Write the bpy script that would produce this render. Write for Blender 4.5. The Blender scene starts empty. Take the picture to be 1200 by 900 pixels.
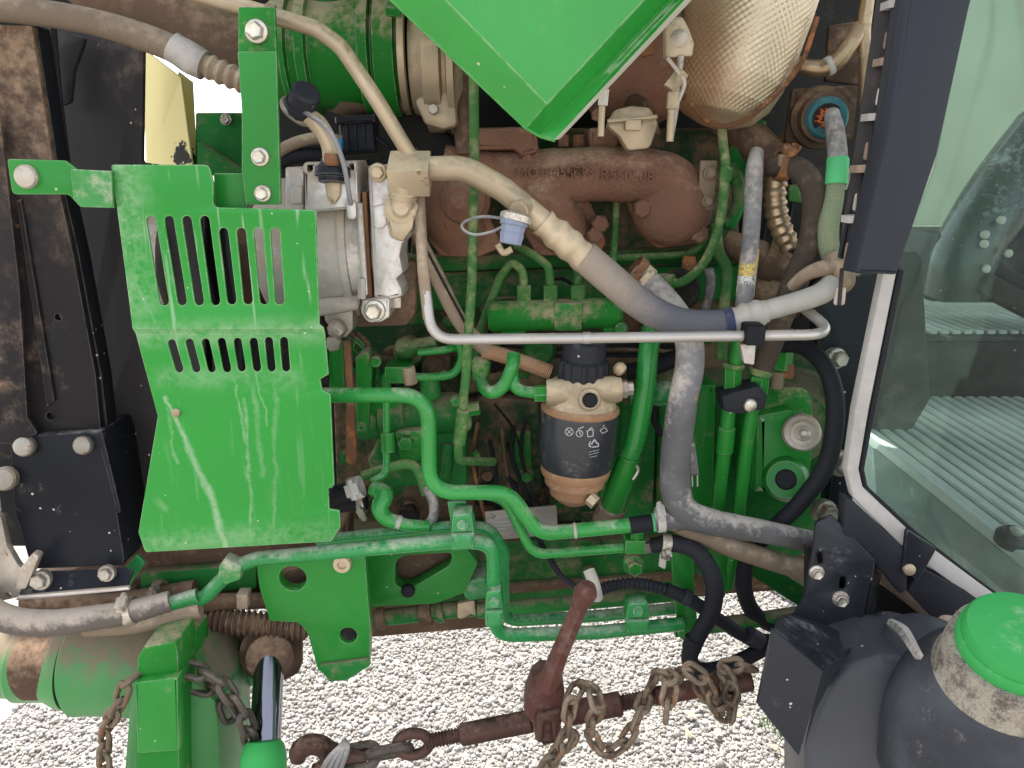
import bpy, bmesh, math, random
import numpy as np
from mathutils import Vector, Matrix

random.seed(7)
np.random.seed(7)
R = math.radians
SC = bpy.context.scene
COL = SC.collection

# ------------------------------------------------------------------ camera
FPX = 940.0                      # focal length in photo pixels (1200 wide)
CAMP = Vector((0.0, -1.0, 1.45))
PITCH = R(16)
cam_d = bpy.data.cameras.new("camera")
cam = bpy.data.objects.new("camera", cam_d)
COL.objects.link(cam)
cam.location = CAMP
cam.rotation_euler = (R(90) - PITCH, 0, 0)
cam_d.sensor_width = 36.0
cam_d.lens = 36.0 * FPX / 1200.0
cam_d.clip_start = 0.02
cam_d.clip_end = 500.0
SC.camera = cam

# ------------------------------------------------------------------ sky, sun, exposure
SUN_EL, SUN_AZ = R(63), R(-22)    # sun stands beyond the tractor (+y), a little to the left
wd = bpy.data.worlds.new("World")
SC.world = wd
wd.use_nodes = True
nt = wd.node_tree
nt.nodes.clear()
sky = nt.nodes.new("ShaderNodeTexSky")
sky.sky_type = 'NISHITA'
sky.sun_disc = False
sky.sun_elevation = SUN_EL
sky.sun_rotation = SUN_AZ
sky.dust_density = 1.0
sky.air_density = 1.0
sky.ozone_density = 0.6
hs = nt.nodes.new("ShaderNodeHueSaturation")
hs.inputs["Saturation"].default_value = 0.35
bg = nt.nodes.new("ShaderNodeBackground")
bg.inputs["Strength"].default_value = 0.15
wo = nt.nodes.new("ShaderNodeOutputWorld")
nt.links.new(sky.outputs[0], hs.inputs["Color"])
nt.links.new(hs.outputs[0], bg.inputs[0])
nt.links.new(bg.outputs[0], wo.inputs[0])
sd = bpy.data.lights.new("sun", 'SUN')
sd.energy = 3.2
sd.angle = R(0.5)
sd.color = (1.0, 0.965, 0.92)
sun = bpy.data.objects.new("sun", sd)
COL.objects.link(sun)
sun_dir = Vector((math.sin(SUN_AZ) * math.cos(SUN_EL), math.cos(SUN_AZ) * math.cos(SUN_EL), math.sin(SUN_EL)))
sun.rotation_euler = sun_dir.to_track_quat('Z', 'Y').to_euler()
SC.view_settings.view_transform = 'Standard'
SC.view_settings.look = 'None'
SC.view_settings.exposure = 1.68
SC.view_settings.gamma = 1.0
SC.view_settings.use_curve_mapping = False

# ------------------------------------------------------------------ pixel -> world
FW = Vector((0, math.cos(PITCH), -math.sin(PITCH)))
UPV = Vector((0, math.sin(PITCH), math.cos(PITCH)))


def ray(px, py):
    return FW + Vector((1, 0, 0)) * ((px - 600) / FPX) + UPV * ((450 - py) / FPX)


def U(px, py, y):
    d = ray(px, py)
    return CAMP + d * ((y - CAMP.y) / d.y)


def S(px, py, y):
    d = ray(px, py)
    return ((y - CAMP.y) / d.y) / FPX


def UZ(px, py, z):
    d = ray(px, py)
    return CAMP + d * ((z - CAMP.z) / d.z)


# ------------------------------------------------------------------ object helpers
WL = {}                          # world location of every object made


def tag(o, label=None, cat=None, group=None, kind=None):
    if label: o["label"] = label
    if cat: o["category"] = cat
    if group: o["group"] = group
    if kind: o["kind"] = kind
    return o


def thing(name, label, cat, at, group=None):
    o = bpy.data.objects.new(name, None)
    COL.objects.link(o)
    at = Vector(at)
    o.location = at
    o.empty_display_size = 0.02
    WL[o.name] = at
    return tag(o, label, cat, group)


def link(name, me, mat, parent=None, recenter=True):
    vs = np.empty(len(me.vertices) * 3)
    me.vertices.foreach_get("co", vs)
    vs = vs.reshape(-1, 3)
    c = (vs.min(0) + vs.max(0)) / 2 if len(vs) else np.zeros(3)
    vs -= c
    me.vertices.foreach_set("co", vs.ravel())
    me.update()
    if mat is not None and not me.materials: me.materials.append(mat)
    o = bpy.data.objects.new(name, me)
    COL.objects.link(o)
    c = Vector(c)
    WL[o.name] = c
    if parent is not None:
        o.parent = parent
        o.location = c - WL[parent.name]
    else:
        o.location = c
    return o


def inst(name, me, loc, rot, scale, mat, parent=None):
    """an object that shares mesh data, placed by matrix; rot is a Quaternion"""
    o = bpy.data.objects.new(name, me)
    COL.objects.link(o)
    loc = Vector(loc)
    WL[o.name] = loc
    o.rotation_mode = 'QUATERNION'
    o.rotation_quaternion = rot
    o.scale = scale if hasattr(scale, '__len__') else (scale,) * 3
    if parent is not None:
        o.parent = parent
        o.location = loc - WL[parent.name]
    else:
        o.location = loc
    if mat is not None:
        if not me.materials: me.materials.append(None)
        o.material_slots[0].link = 'OBJECT'
        o.material_slots[0].material = mat
    return o


def finish(name, bm, mat, parent=None, ang=35, smooth=True):
    bmesh.ops.recalc_face_normals(bm, faces=bm.faces[:])
    me = bpy.data.meshes.new(name)
    bm.to_mesh(me)
    bm.free()
    if smooth:
        for p in me.polygons: p.use_smooth = True
        me.set_sharp_from_angle(angle=R(ang))
    return link(name, me, mat, parent)


def frame_of(t):
    t = t.normalized()
    a = Vector((0, 0, 1)) if abs(t.z) < 0.9 else Vector((1, 0, 0))
    u = t.cross(a).normalized()
    return u, t.cross(u).normalized()


def path_cr(P, n=8):
    """centripetal-ish Catmull-Rom through P, returns points and fractional index"""
    out, idx = [], []
    m = len(P)
    if m == 2:
        for k in range(n + 1):
            out.append(P[0].lerp(P[1], k / n)); idx.append(k / n)
        return out, idx
    Q = [P[0] * 2 - P[1]] + list(P) + [P[-1] * 2 - P[-2]]
    for i in range(m - 1):
        p0, p1, p2, p3 = Q[i:i + 4]
        for k in range(n):
            t = k / n
            out.append(0.5 * ((2 * p1) + (p2 - p0) * t + (2 * p0 - 5 * p1 + 4 * p2 - p3) * t * t + (3 * p1 - p0 - 3 * p2 + p3) * t ** 3))
            idx.append(i + t)
    out.append(P[-1]); idx.append(m - 1)
    return out, idx


def path_fillet(P, rad, n=7):
    out, idx = [P[0]], [0]
    for i in range(1, len(P) - 1):
        a, b, c = P[i - 1], P[i], P[i + 1]
        d1, d2 = (a - b), (c - b)
        l1, l2 = d1.length, d2.length
        d1.normalize(); d2.normalize()
        cosv = max(-1, min(1, d1.dot(d2)))
        th = math.acos(cosv)
        if th > R(176):
            out.append(b); idx.append(i); continue
        t = min(rad / math.tan(th / 2), l1 * 0.48, l2 * 0.48)
        s, e = b + d1 * t, b + d2 * t
        for k in range(n + 1):
            f = k / n
            out.append((s.lerp(b, f)).lerp(b.lerp(e, f), f)); idx.append(i - 0.3 + 0.6 * f)
    out.append(P[-1]); idx.append(len(P) - 1)
    return out, idx


def tube_bm(P, r, seg=14, bend=None, n=8, caps=True, bm=None, ripple=None, lump=0.0):
    """P world points; r radius (m) or list per point; ripple=(wavelength, depth)"""
    pts, idx = path_cr(P, n) if bend is None else path_fillet(P, bend)
    if ripple or lump:                      # resample evenly
        step = (ripple[0] / 6) if ripple else 0.006
        np_, ni_ = [pts[0]], [idx[0]]
        for i in range(len(pts) - 1):
            d = (pts[i + 1] - pts[i]).length
            k = max(1, int(d / step + .5))
            for j in range(1, k + 1):
                np_.append(pts[i].lerp(pts[i + 1], j / k)); ni_.append(idx[i] + (idx[i + 1] - idx[i]) * j / k)
        pts, idx = np_, ni_
    if bm is None: bm = bmesh.new()
    uvl = bm.loops.layers.uv.verify()
    rs = r if hasattr(r, '__len__') else None
    rings = []
    t0 = (pts[1] - pts[0]).normalized()
    u, v = frame_of(t0)
    L = 0.0
    Ls = []
    ph = random.random() * 9
    for i, p in enumerate(pts):
        if i == 0: t = t0
        elif i == len(pts) - 1: t = (pts[i] - pts[i - 1]).normalized()
        else: t = ((pts[i + 1] - pts[i]).normalized() + (pts[i] - pts[i - 1]).normalized()).normalized()
        if i: L += (p - pts[i - 1]).length
        Ls.append(L)
        u = (u - t * u.dot(t)).normalized()
        v = t.cross(u).normalized()
        if rs is None: rr = r
        else:
            f = idx[i]; k = min(int(f), len(rs) - 2)
            rr = rs[k] + (rs[k + 1] - rs[k]) * (f - k)
        if ripple: rr = rr - ripple[1] * (0.5 - 0.5 * math.cos(2 * math.pi * L / ripple[0]))
        ring = []
        for j in range(seg):
            a = 2 * math.pi * j / seg
            q = rr
            if lump: q = rr * (1 + lump * (math.sin(L * 95 + ph + 1.7 * math.sin(a)) * .5 + math.sin(L * 210 + 2 * a + ph * 2) * .35 + math.sin(3 * a + L * 60) * .3))
            ring.append(bm.verts.new(p + u * math.cos(a) * q + v * math.sin(a) * q))
        rings.append(ring)
    r0 = r if rs is None else rs[0]
    for i in range(len(rings) - 1):
        for j in range(seg):
            k = (j + 1) % seg
            f = bm.faces.new((rings[i][j], rings[i][k], rings[i + 1][k], rings[i + 1][j]))
            c = 2 * math.pi * r0 / seg
            for lp, (a, b) in zip(f.loops, ((Ls[i], j * c), (Ls[i], (j + 1) * c), (Ls[i + 1], (j + 1) * c), (Ls[i + 1], j * c))):
                lp[uvl].uv = (a, b)
    if caps:
        bm.faces.new(rings[0][::-1]); bm.faces.new(rings[-1])
    return bm


def pp(pts, y):
    out = []
    for p in pts:
        out.append(U(p[0], p[1], p[2] if len(p) > 2 else y))
    return out


def tube(name, pts, rpx, mat, parent=None, y=0.0, **kw):
    """pts in photo pixels (px, py[, y])"""
    p0 = pts[0]
    s = S(p0[0], p0[1], p0[2] if len(p0) > 2 else y)
    r = [q * s for q in rpx] if hasattr(rpx, '__len__') else rpx * s
    if kw.get('bend') is not None: kw['bend'] = kw['bend'] * s
    return finish(name, tube_bm(pp(pts, y), r, **kw), mat, parent)


def lathe_bm(o, axis, prof, seg=28, bm=None, caps=True):
    """prof: list of (t along axis, radius)"""
    if bm is None: bm = bmesh.new()
    uvl = bm.loops.layers.uv.verify()
    axis = Vector(axis).normalized()
    u, v = frame_of(axis)
    rings = []
    for t, r in prof:
        rings.append([bm.verts.new(o + axis * t + u * math.cos(2 * math.pi * j / seg) * max(r, 1e-5) + v * math.sin(2 * math.pi * j / seg) * max(r, 1e-5)) for j in range(seg)])
    rm = max(p[1] for p in prof)
    for i in range(len(rings) - 1):
        for j in range(seg):
            k = (j + 1) % seg
            f = bm.faces.new((rings[i][j], rings[i][k], rings[i + 1][k], rings[i + 1][j]))
            for lp, (a, b) in zip(f.loops, ((prof[i][0], j), (prof[i][0], j + 1), (prof[i + 1][0], j + 1), (prof[i + 1][0], j))):
                lp[uvl].uv = (a, b * 2 * math.pi * rm / seg)
    if caps:
        bm.faces.new(rings[0][::-1]); bm.faces.new(rings[-1])
    return bm


def lathe(name, p0, p1, prof, mat, parent=None, y=0.0, seg=28, ang=35):
    """axis from pixel point p0 to p1; prof in (fraction 0..1 along it, radius px)"""
    a, b = pp([p0, p1], y)
    s = S(p0[0], p0[1], p0[2] if len(p0) > 2 else y)
    L = (b - a).length
    return finish(name, lathe_bm(a, b - a, [(t * L, r * s) for t, r in prof], seg), mat, parent, ang)


def cyl(name, p0, p1, rpx, mat, parent=None, y=0.0, seg=24, ch=0.12):
    r1 = rpx
    a, b = pp([p0, p1], y)
    s = S(p0[0], p0[1], p0[2] if len(p0) > 2 else y)
    L = (b - a).length
    c = min(rpx * s * ch, L * .3)
    r = rpx * s
    return finish(name, lathe_bm(a, b - a, [(0, r - c), (c, r), (L - c, r), (L, r - c)], seg), mat, parent)


def hexnut(name, p0, p1, rpx, mat, parent=None, y=0.0):
    return cyl(name, p0, p1, rpx, mat, parent, y, seg=6, ch=0.06)


def box_bm(c, size, rot=None, bev=0.002, bm=None, seg=2):
    if bm is None: bm = bmesh.new()
    b2 = bmesh.new()
    bmesh.ops.create_cube(b2, size=1)
    bmesh.ops.scale(b2, vec=size, verts=b2.verts)
    if bev > 0: bmesh.ops.bevel(b2, geom=b2.edges[:], offset=bev, segments=seg, profile=.6, affect='EDGES')
    M = Matrix.Translation(Vector(c)) @ (rot.to_4x4() if rot is not None else Matrix())
    b2.transform(M)
    me = bpy.data.meshes.new("tmp")
    b2.to_mesh(me); b2.free()
    bm.from_mesh(me)
    bpy.data.meshes.remove(me)
    return bm


def box(name, px0, px1, y0, depth, mat, parent=None, bev=0.002, rot=None):
    """front face spans pixel rect px0..px1 on plane y0; goes back by depth"""
    a, b = U(px0[0], px0[1], y0), U(px1[0], px1[1], y0)
    c = (a + b) / 2
    sx, sz = abs(b.x - a.x), abs(b.z - a.z)
    return finish(name, box_bm((c.x, y0 + depth / 2, c.z), (sx, depth, sz), rot, bev), mat, parent)


def fillet_poly(P, rad):
    """P list of (x, z[, r]) -> rounded outline"""
    out = []
    n = len(P)
    for i in range(n):
        a, b, c = P[i - 1], P[i], P[(i + 1) % n]
        r = b[2] if len(b) > 2 else rad
        B = Vector(b[:2]); A = Vector(a[:2]); C = Vector(c[:2])
        d1, d2 = A - B, C - B
        l1, l2 = d1.length, d2.length
        if r <= 0 or l1 < 1e-6 or l2 < 1e-6:
            out.append(tuple(B)); continue
        d1.normalize(); d2.normalize()
        th = math.acos(max(-1, min(1, d1.dot(d2))))
        if th > R(172):
            out.append(tuple(B)); continue
        t = min(r / math.tan(th / 2), l1 * .45, l2 * .45)
        s, e = B + d1 * t, B + d2 * t
        for k in range(5):
            f = k / 4
            out.append(tuple(s.lerp(B, f).lerp(B.lerp(e, f), f)))
    return out


class Plane:
    """a plane in the world; outline pixels are dropped on to it"""
    def __init__(self, p0, n=(0, -1, 0)):
        self.p0 = Vector(p0); self.n = Vector(n).normalized()
        z = Vector((0, 0, 1)) if abs(self.n.z) < .95 else Vector((0, 1, 0))
        self.u = z.cross(self.n).normalized()       # to the right as the camera sees it
        self.v = self.n.cross(self.u).normalized()

    def hit(self, px, py):
        d = ray(px, py)
        t = (self.p0 - CAMP).dot(self.n) / d.dot(self.n)
        return CAMP + d * t

    def uv(self, px, py):
        q = self.hit(px, py) - self.p0
        return q.dot(self.u), q.dot(self.v)

    def at(self, a, b, h=0):
        return self.p0 + self.u * a + self.v * b + self.n * h


def YP(y): return Plane((0, y, 1.2))


def plate_me(polys, thick, bev):
    cu = bpy.data.curves.new("tmpc", 'CURVE')
    cu.dimensions = '2D'
    cu.fill_mode = 'BOTH'
    for P in polys:
        sp = cu.splines.new('POLY')
        sp.points.add(len(P) - 1)
        for q, p in zip(sp.points, P): q.co = (p[0], p[1], 0, 1)
        sp.use_cyclic_u = True
    cu.extrude = max(thick / 2 - bev, 1e-4)
    cu.bevel_depth = bev
    cu.bevel_resolution = 1
    cu.offset = -bev
    ob = bpy.data.objects.new("tmpo", cu)
    me = bpy.data.meshes.new_from_object(ob)
    bpy.data.objects.remove(ob)
    bpy.data.curves.remove(cu)
    me.materials.clear()
    return me


def plate(name, outline, pl, thick, mat, parent=None, holes=(), r=3, bev=0.0012, cuts=None, warp=None, ang=30):
    """outline/holes in pixels on plane pl; front face lies on the plane, body goes behind it"""
    if not isinstance(pl, Plane): pl = YP(pl)
    c = outline[0]
    s = (pl.hit(c[0], c[1]) - CAMP).dot(FW) / FPX
    def cv(P, rr): return fillet_poly([pl.uv(p[0], p[1]) + ((p[2] * s,) if len(p) > 2 else ()) for p in P], rr * s)
    me = plate_me([cv(outline, r)] + [cv(h, 99 if len(h) > 4 else 3) if not isinstance(h, Circ) else h.poly(pl, s) for h in holes], thick, bev)
    bm = bmesh.new(); bm.from_mesh(me); bpy.data.meshes.remove(me)
    bmesh.ops.remove_doubles(bm, verts=bm.verts[:], dist=1e-5)
    if cuts:
        for (co, no) in cuts:
            bmesh.ops.bisect_plane(bm, geom=bm.verts[:] + bm.edges[:] + bm.faces[:], plane_co=co, plane_no=no)
    for v in bm.verts:
        a, b, h = v.co
        if warp: h = h + warp(a, b)
        v.co = pl.at(a, b, h - thick / 2)
    me = bpy.data.meshes.new(name)
    bm.to_mesh(me); bm.free()
    for p in me.polygons: p.use_smooth = True
    me.set_sharp_from_angle(angle=R(ang))
    return link(name, me, mat, parent)


class Circ:
    def __init__(self, px, py, r, n=20): self.a = (px, py, r, n)
    def poly(self, pl, s):
        u, v = pl.uv(self.a[0], self.a[1]); r = self.a[2] * s
        return [(u + r * math.cos(2 * math.pi * k / self.a[3]), v + r * math.sin(2 * math.pi * k / self.a[3])) for k in range(self.a[3])]


def slot(x0, y0, x1, y1, w, n=6):
    """pixel outline of a rounded slot"""
    d = Vector((x1 - x0, y1 - y0)); L = d.length; d.normalize()
    a = math.atan2(d.y, d.x); r = w / 2
    A, B = Vector((x0, y0)) + d * r, Vector((x1, y1)) - d * r
    out = []
    for k in range(n + 1):
        t = a + math.pi / 2 + math.pi * k / n
        out.append((A.x + r * math.cos(t), A.y + r * math.sin(t), 0))
    for k in range(n + 1):
        t = a - math.pi / 2 + math.pi * k / n
        out.append((B.x + r * math.cos(t), B.y + r * math.sin(t), 0))
    return out


# ---- shared fasteners (unit radius, axis +Z, head outwards)
def hexbolt_me():
    bm = lathe_bm(Vector((0, 0, -.6)), (0, 0, 1), [(0, .95), (.62, 1.0), (.8, .93), (.86, .8)], 24)
    lathe_bm(Vector((0, 0, .2)), (0, 0, 1), [(0, .74), (.62, .74), (.76, .62), (.70, .5), (.70, .2)], 6, bm=bm)
    return bm


def hexhead_me():
    bm = lathe_bm(Vector((0, 0, -.5)), (0, 0, 1), [(0, .95), (1.1, .95), (1.3, .78), (1.3, .3)], 6)
    return bm


def torx_me():
    bm = lathe_bm(Vector((0, 0, -.5)), (0, 0, 1), [(0, 1), (.62, 1), (.8, .9), (.82, .5), (.55, .42), (.5, .05)], 20)
    return bm


def dome_me():
    return lathe_bm(Vector((0, 0, -.5)), (0, 0, 1), [(0, 1), (.62, 1), (.85, .86), (.98, .55), (1.02, .1)], 18)


def mk(name, bm):
    bmesh.ops.recalc_face_normals(bm, faces=bm.faces[:])
    me = bpy.data.meshes.new(name); bm.to_mesh(me); bm.free()
    for p in me.polygons: p.use_smooth = True
    me.set_sharp_from_angle(angle=R(30))
    return me


BOLT = {'flange': mk("flange_bolt", hexbolt_me()), 'hex': mk("hex_bolt", hexhead_me()), 'torx': mk("torx_bolt", torx_me()), 'dome': mk("dome_bolt", dome_me())}
ZAX = Vector((0, 0, 1))


def bolt(parent, px, py, y, rpx, mat, kind='flange', d=(0, -1, 0.0), name='bolt', pl=None):
    if pl is not None:
        p = pl.hit(px, py); d = pl.n
        s = (p - CAMP).dot(FW) / FPX
    else:
        p = U(px, py, y); s = S(px, py, y)
    q = ZAX.rotation_difference(Vector(d).normalized())
    from mathutils import Quaternion
    q = q @ Quaternion((0, 0, 1), random.random() * 6)
    return inst(name, BOLT[kind], p, q, rpx * s, mat, parent)


def clamp(parent, p, t, r, mat, w=0.011, screw=(0, -1, 0.6), name='hose_clamp', mat2=None):
    """worm drive hose clamp round a tube of radius r at world point p, tangent t"""
    t = Vector(t).normalized()
    bm = lathe_bm(p - t * w / 2, t, [(0, r + .0003), (0, r + .0016), (w * .15, r + .0022), (w * .85, r + .0022), (w, r + .0016), (w, r + .0003)], 26, caps=False)
    sd_ = Vector(screw); sd_ = (sd_ - t * sd_.dot(t)).normalized()
    ax = t.cross(sd_).normalized()
    c = p + sd_ * (r + .005)
    rot = Matrix((t, ax, sd_)).transposed()
    box_bm(c, (w * 1.05, .016, .007), rot, .0012, bm)
    lathe_bm(c - ax * .013, ax, [(0, .0035), (.004, .0042), (.026, .0042), (.026, .003)], 10, bm=bm)
    o = finish(name, bm, mat, parent)
    return o


def clampx(parent, a, b, y, rpx, mat, w=0.011, screw=(0, -1, .6), name='hose_clamp'):
    """clamp centred on pixel a with the tube running from a to b"""
    A, B = U(a[0], a[1], y), U(b[0], b[1], y)
    return clamp(parent, A, B - A, rpx * S(a[0], a[1], y), mat, w, screw, name)


def text_me(name, s, size, depth, pl, px, py, mat, parent, align='LEFT', rot=0.0):
    cu = bpy.data.curves.new("tmpf", 'FONT')
    cu.body = s; cu.size = size; cu.extrude = depth; cu.align_x = align
    cu.bevel_depth = 0
    ob = bpy.data.objects.new("tmpo", cu)
    me = bpy.data.meshes.new_from_object(ob)
    bpy.data.objects.remove(ob); bpy.data.curves.remove(cu)
    me.materials.clear()
    a0, b0 = pl.uv(px, py)
    c, sn = math.cos(rot), math.sin(rot)
    for v in me.vertices:
        a, b, h = v.co
        v.co = pl.at(a0 + a * c - b * sn, b0 + a * sn + b * c, h)
    return link(name, me, mat, parent)


def strip_bm(segs, pl, wpx, h, bm=None):
    """raised line art: list of pixel polylines on plane pl"""
    if bm is None: bm = bmesh.new()
    for P in segs:
        for a, b in zip(P[:-1], P[1:]):
            A, B = pl.hit(*a), pl.hit(*b)
            s = (A - CAMP).dot(FW) / FPX
            d = (B - A)
            if d.length < 1e-6: continue
            d.normalize(); n = pl.n.cross(d).normalized() * (wpx * s / 2)
            e = d * (wpx * s * .3)
            o = pl.n * h
            bm.faces.new([bm.verts.new(q + o) for q in (A - n - e, B - n + e, B + n + e, A + n - e)])
    return bm


# ---- chain link (unit: pitch 1), axis along +X
def link_me(pitch=1.0, wire=.165, wid=.34):
    pts = []
    hl = pitch / 2 + wire * .9 - wid
    for k in range(9):
        a = -math.pi / 2 + math.pi * k / 8
        pts.append(Vector((hl + wid * math.cos(a), wid * math.sin(a), 0)))
    for k in range(9):
        a = math.pi / 2 + math.pi * k / 8
        pts.append(Vector((-hl + wid * math.cos(a), wid * math.sin(a), 0)))
    bm = bmesh.new()
    seg = 8
    rings = []
    n = len(pts)
    for i in range(n):
        t = (pts[(i + 1) % n] - pts[i - 1]).normalized()
        u = Vector((0, 0, 1)); v = t.cross(u)
        rings.append([bm.verts.new(pts[i] + (u * math.cos(2 * math.pi * j / seg) + v * math.sin(2 * math.pi * j / seg)) * wire) for j in range(seg)])
    for i in range(n):
        for j in range(seg):
            bm.faces.new((rings[i][j], rings[i][(j + 1) % seg], rings[(i + 1) % n][(j + 1) % seg], rings[(i + 1) % n][j]))
    return mk("chain_link", bm)


LINK = link_me()


def chain(root, P, pitch, mat, jit=0.25, ph=0.0):
    pts, _ = path_cr(P, 24)
    d = [0]
    for a, b in zip(pts[:-1], pts[1:]): d.append(d[-1] + (b - a).length)
    n = int(d[-1] / pitch)
    for k in range(n):
        t = (k + .5) * pitch
        i = next(j for j in range(len(d)) if d[j] >= t) if t <= d[-1] else len(d) - 1
        p = pts[i]
        tg = (pts[min(i + 3, len(pts) - 1)] - pts[max(i - 3, 0)]).normalized()
        q = Vector((1, 0, 0)).rotation_difference(tg)
        from mathutils import Quaternion
        q = q @ Quaternion((1, 0, 0), ph + (k % 2) * math.pi / 2 + random.uniform(-jit, jit))
        inst('link', LINK, p, q, pitch, mat, root)
# ------------------------------------------------------------------ materials
TAN = (.42, .315, .21)
MUD = (.20, .13, .085)


class NB:
    """small node builder"""
    def __init__(self, name):
        self.m = bpy.data.materials.new(name)
        self.m.use_nodes = True
        self.t = self.m.node_tree
        self.t.nodes.clear()
        self.out = self.t.nodes.new("ShaderNodeOutputMaterial")
        self.b = self.t.nodes.new("ShaderNodeBsdfPrincipled")
        self.t.links.new(self.b.outputs[0], self.out.inputs[0])
        g = self.t.nodes.new("ShaderNodeNewGeometry")
        self.pos, self.nor = g.outputs["Position"], g.outputs["Normal"]

    def n(self, typ, **kw):
        nd = self.t.nodes.new("ShaderNode" + typ)
        for k, v in kw.items(): setattr(nd, k, v)
        return nd

    def put(self, sock, v):
        if isinstance(v, bpy.types.NodeSocket): self.t.links.new(v, sock)
        elif hasattr(v, '__len__') and len(v) == 3 and sock.type == 'RGBA': sock.default_value = (*v, 1)
        else: sock.default_value = v

    def math(self, op, a, b=0.0, c=None, clamp=False):
        nd = self.n("Math", operation=op, use_clamp=clamp)
        self.put(nd.inputs[0], a); self.put(nd.inputs[1], b)
        if c is not None: self.put(nd.inputs[2], c)
        return nd.outputs[0]

    def noise(self, scale, detail=5, rough=.6, vec=None, dist=0.0):
        nd = self.n("TexNoise")
        self.put(nd.inputs["Vector"], vec if vec is not None else self.pos)
        nd.inputs["Scale"].default_value = scale
        nd.inputs["Detail"].default_value = detail
        nd.inputs["Roughness"].default_value = rough
        nd.inputs["Distortion"].default_value = dist
        return nd.outputs[0]

    def ramp(self, v, lo, hi, a=0.0, b=1.0, smooth=True):
        nd = self.n("MapRange")
        nd.interpolation_type = 'SMOOTHSTEP' if smooth else 'LINEAR'
        self.put(nd.inputs[0], v)
        for i, q in enumerate((lo, hi, a, b)): self.put(nd.inputs[1 + i], q)
        return nd.outputs[0]

    def mix(self, f, a, b):
        nd = self.n("Mix", data_type='RGBA')
        self.put(nd.inputs[0], f); self.put(nd.inputs[6], a); self.put(nd.inputs[7], b)
        return nd.outputs[2]

    def sep(self, v):
        nd = self.n("SeparateXYZ"); self.put(nd.inputs[0], v); return nd.outputs

    def scaled(self, vec, s):
        nd = self.n("VectorMath", operation='MULTIPLY'); self.put(nd.inputs[0], vec); nd.inputs[1].default_value = s
        return nd.outputs[0]

    def bump(self, h, strength=.3, dist=.002, prev=None):
        nd = self.n("Bump")
        nd.inputs["Strength"].default_value = strength
        nd.inputs["Distance"].default_value = dist
        self.put(nd.inputs["Height"], h)
        if prev is not None: self.put(nd.inputs["Normal"], prev)
        return nd.outputs[0]

    def done(self, col, rough, metal=0.0, normal=None, spec=None):
        self.put(self.b.inputs["Base Color"], col)
        self.put(self.b.inputs["Roughness"], rough)
        self.put(self.b.inputs["Metallic"], metal)
        if normal is not None: self.put(self.b.inputs["Normal"], normal)
        if spec is not None: self.b.inputs["Specular IOR Level"].default_value = spec
        return self.m


def sc3(c, k): return tuple(min(1, x * k) for x in c)


def dirty(name, base, dust=TAN, amt=.35, up=.10, rough=.45, metal=0.0, s=9.0, dmax=.85, bump=.25, bs=140, bd=.0012, rust=None, ramt=.0, var=.3, specks=0.0, speckc=(.6, .56, .48), extra=None, spec=.10, edge=0.0, edgec=(.50, .50, .40), er=.0022):
    """painted or bare surface with settled dust, blotches, optional rust spots and pale specks"""
    N = NB(name)
    n1 = N.noise(s, 6, .65)
    n2 = N.noise(s * 7, 5, .7)
    n3 = N.noise(s * .45, 3, .5)
    z = N.sep(N.nor)[2]
    f = N.math('ADD', N.math('MULTIPLY', n1, .6), N.math('MULTIPLY', n2, .4))
    f = N.math('ADD', f, N.math('MULTIPLY', z, up))  # more dust on upward faces, also painting the pale sheen of tops
    lo = .68 - .36 * amt
    mask = N.math('MULTIPLY', N.ramp(f, lo, lo + .2), dmax)
    col = N.mix(N.ramp(n3, .3, .7), sc3(base, 1 - var), sc3(base, 1 + var))
    rmask = None
    if rust is not None:
        rn = N.noise(s * 2.6, 6, .7)
        rmask = N.ramp(rn, .66 - .3 * ramt, .72 - .3 * ramt)
        col = N.mix(rmask, col, N.mix(n2, sc3(rust, .6), sc3(rust, 1.4)))
    dcol = N.mix(n2, sc3(dust, .72), sc3(dust, 1.22))
    col = N.mix(mask, col, dcol)
    if specks > 0:
        vo = N.n("TexVoronoi"); vo.inputs["Scale"].default_value = 120; N.put(vo.inputs["Vector"], N.pos)
        cs = N.sep(vo.outputs[1]); rnd = cs[0]
        sp = N.math('LESS_THAN', N.math('ADD', vo.outputs[0], N.math('MULTIPLY', n2, .12)), N.math('MULTIPLY', cs[1], .26))
        sp = N.math('MULTIPLY', sp, N.math('LESS_THAN', rnd, specks))
        col = N.mix(N.math('MULTIPLY', sp, .8), col, speckc)
    if edge > 0:
        bv = N.n("Bevel", samples=4); bv.inputs["Radius"].default_value = er
        dt = N.n("VectorMath", operation='DOT_PRODUCT'); N.put(dt.inputs[0], bv.outputs[0]); N.put(dt.inputs[1], N.nor)
        em = N.math('MULTIPLY', N.ramp(N.math('SUBTRACT', 1.0, dt.outputs["Value"]), .02, .16), N.ramp(n2, .34, .58, .1, 1))
        col = N.mix(N.math('MULTIPLY', em, edge), col, edgec)
    if extra is not None: col, mask = extra(N, col, mask)
    rg = N.math('ADD', N.math('MULTIPLY', n2, .25), rough - .12)
    rg = N.math('ADD', rg, N.math('MULTIPLY', mask, max(0, .85 - rough)), clamp=True)
    mt = metal
    if metal > 0:
        k = N.math('SUBTRACT', 1.0, mask, clamp=True)
        if rmask is not None: k = N.math('MULTIPLY', k, N.math('SUBTRACT', 1.0, rmask, clamp=True))
        mt = N.math('MULTIPLY', k, metal)
    b = N.bump(N.noise(bs, 4, .65), bump, bd)
    b = N.bump(mask, .25, .0012, b)
    return N.done(col, rg, mt, b, spec)


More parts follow.
